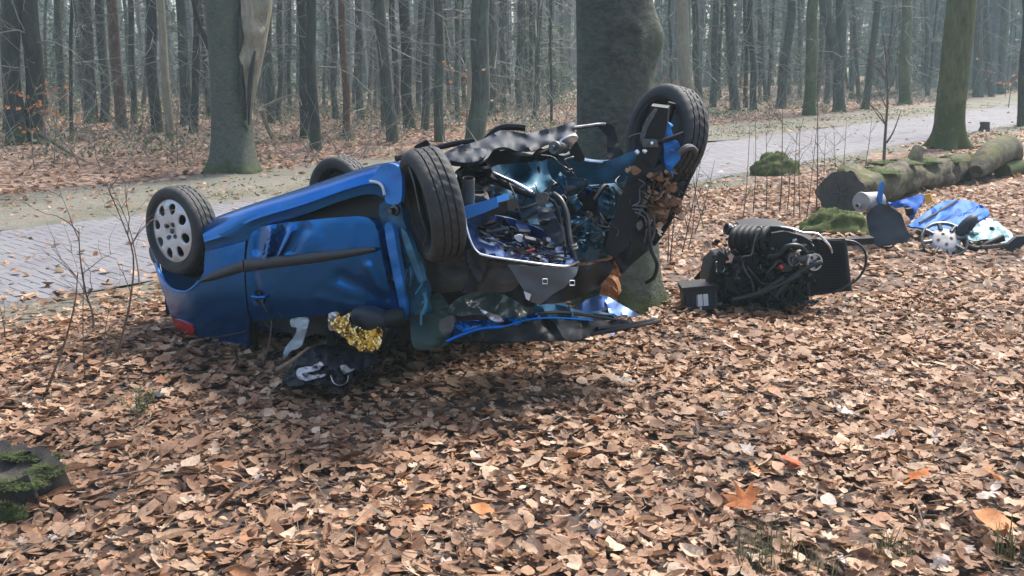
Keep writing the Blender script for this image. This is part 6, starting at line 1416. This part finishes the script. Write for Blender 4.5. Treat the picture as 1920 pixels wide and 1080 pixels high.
SORD = {k: _o[i] for i, k in enumerate(sorted([k for k in range(len(MIDD)) if k not in (0, 13, 18)], key=lambda k: MIDD[k][0]))}
for k, (bx, by, mx, my, tx, ty) in enumerate(MIDD):
    lab = {13: 'tallest thread-thin sapling standing above the cut end of the log', 0: 'bare sapling right beside the wreck below the upper wheel', 18: 'thin sapling before the road left of the forked one'}.get(k) or 'thin bare sapling, %s counted from the wreck towards the log' % SORD[k]
    sapling([gs(bx, by), (mx, my), (tx, ty)], gs(bx, by).y, .0075 if k not in (13, 9) else .011, lab, 'bare saplings between wreck and log', 100 + k, 4, .4)
g = gs(1657, 306); t = sapling([g, (1660, 250), (1664, 190), (1662, 120), (1655, 60)], g.y, .03, 'tall forked sapling before the road left of the big roadside tree', 'bare saplings between wreck and log', 140, 8, .9)
MB().tube(crom([P(1662, 268, g.y), P(1676, 245, g.y), P(1690, 205, g.y)], 5), [.02 - .0015 * i for i in range(11)], 6).build('fork', MT['twig'], t, 60)
# ---- grass tufts and a seedling
def tuft(px, py, n, hgt, spread, label, seed, mk='grass', name='grass_tuft'):
    rnd = random.Random(seed); g = G(px, py); g.z = gh(g.x, g.y); mb = MB()
    for k in range(n):
        a = rnd.uniform(0, 6.28); r = rnd.random() ** .7 * spread; p = g + Vector((math.cos(a) * r, math.sin(a) * r, 0)); L = hgt * rnd.uniform(.5, 1.2); b = rnd.uniform(0, 6.28); bend = rnd.uniform(.1, .7) * L; wv = Vector((-math.sin(b), math.cos(b), 0)) * .0022
        q = p + Vector((math.cos(b) * bend * .35, math.sin(b) * bend * .35, L * .6)); e = p + Vector((math.cos(b) * bend, math.sin(b) * bend, L)); mb.add([p - wv, p + wv, q + wv * .8, q - wv * .8, e], [(0, 1, 2, 3), (3, 2, 4)])
    return tag(mb.build(name, MT[mk], None, None), label, 'grass', 'green tufts in the leaves')
tuft(1430, 1055, 70, .16, .13, 'grass tuft at the bottom right of centre', 1); tuft(1665, 1040, 45, .15, .11, 'grass tuft at the bottom between two larger ones', 2)
tuft(1895, 1050, 50, .15, .10, 'grass tuft in the lower right corner', 3); tuft(1530, 960 + 110, 30, .12, .08, 'thin grass wisps at the bottom edge left of the middle tuft', 4)
g = G(258, 785); g.z = gh(g.x, g.y); t = thing('conifer_seedling', g, 'small green conifer seedling in the leaves at the left', 'seedling'); rnd = random.Random(3); st_ = MB(); pos = []
for k in range(7):
    a = rnd.uniform(0, 6.28); q = g + Vector((math.cos(a) * .10, math.sin(a) * .08, rnd.uniform(.08, .19))); st_.tube([g, g.lerp(q, .5) + Vector((0, 0, .02)), q], [.003, .002, .001], 4)
    for j in range(70): f_ = rnd.uniform(.25, 1.05); pos.append(tuple(g.lerp(q, f_) + Vector((rnd.gauss(0, .012), rnd.gauss(0, .012), rnd.gauss(0, .01)))))
st_.build('stem', MT['twig'], t, 60); pos = np.array(pos); o = link('needles', scatter([leaf_oval(3, .09, .1, .2)], pos - np.array(g)[None], rng.uniform(.02, .035, len(pos)), .7, 'needles', MT['grass']), t, g); o['kind'] = 'stuff'
# thin grass on the verge by the mossy stump
pos = []
for k in range(9000):
    u = random.uniform(4, 40); v = random.choice([random.gauss(-.9, .5), random.uniform(ROADW + .2, ROADW + 2)]); q = RA + RD * u + RN * v
    if mnoise.noise((q.x * .6, q.y * .6, 8)) > -.05: pos.append((q.x, q.y, gh(q.x, q.y) + random.random() * .06))
pos = np.array(pos); tag(link('verge_grass', scatter([leaf_oval(3, .12, .1, .3)], pos, rng.uniform(.05, .12, len(pos)), .9, 'verge_grass', MT['grass'])), 'short grass along the road edges', 'grass', kind='stuff')

# ================================================================== HAZE
hz = bpy.data.meshes.new('haze'); bm = bmesh.new(); bmesh.ops.create_cube(bm, size=1); bm.to_mesh(hz); bm.free()
ho = bpy.data.objects.new('haze', hz); COL.objects.link(ho); ho.scale = (340, 215, 21); ho.location = (0, 87, 8.4)
hm = bpy.data.materials.new('haze'); hm.use_nodes = True; t = hm.node_tree; t.nodes.clear()
pv = t.nodes.new('ShaderNodeVolumePrincipled'); pv.inputs['Color'].default_value = (.70, .93, .95, 1); pv.inputs['Density'].default_value = .0016; pv.inputs['Anisotropy'].default_value = .0
ou = t.nodes.new('ShaderNodeOutputMaterial'); t.links.new(pv.outputs[0], ou.inputs['Volume']); hz.materials.append(hm)
tag(ho, 'thin pale haze in the wood', 'haze', kind='stuff')
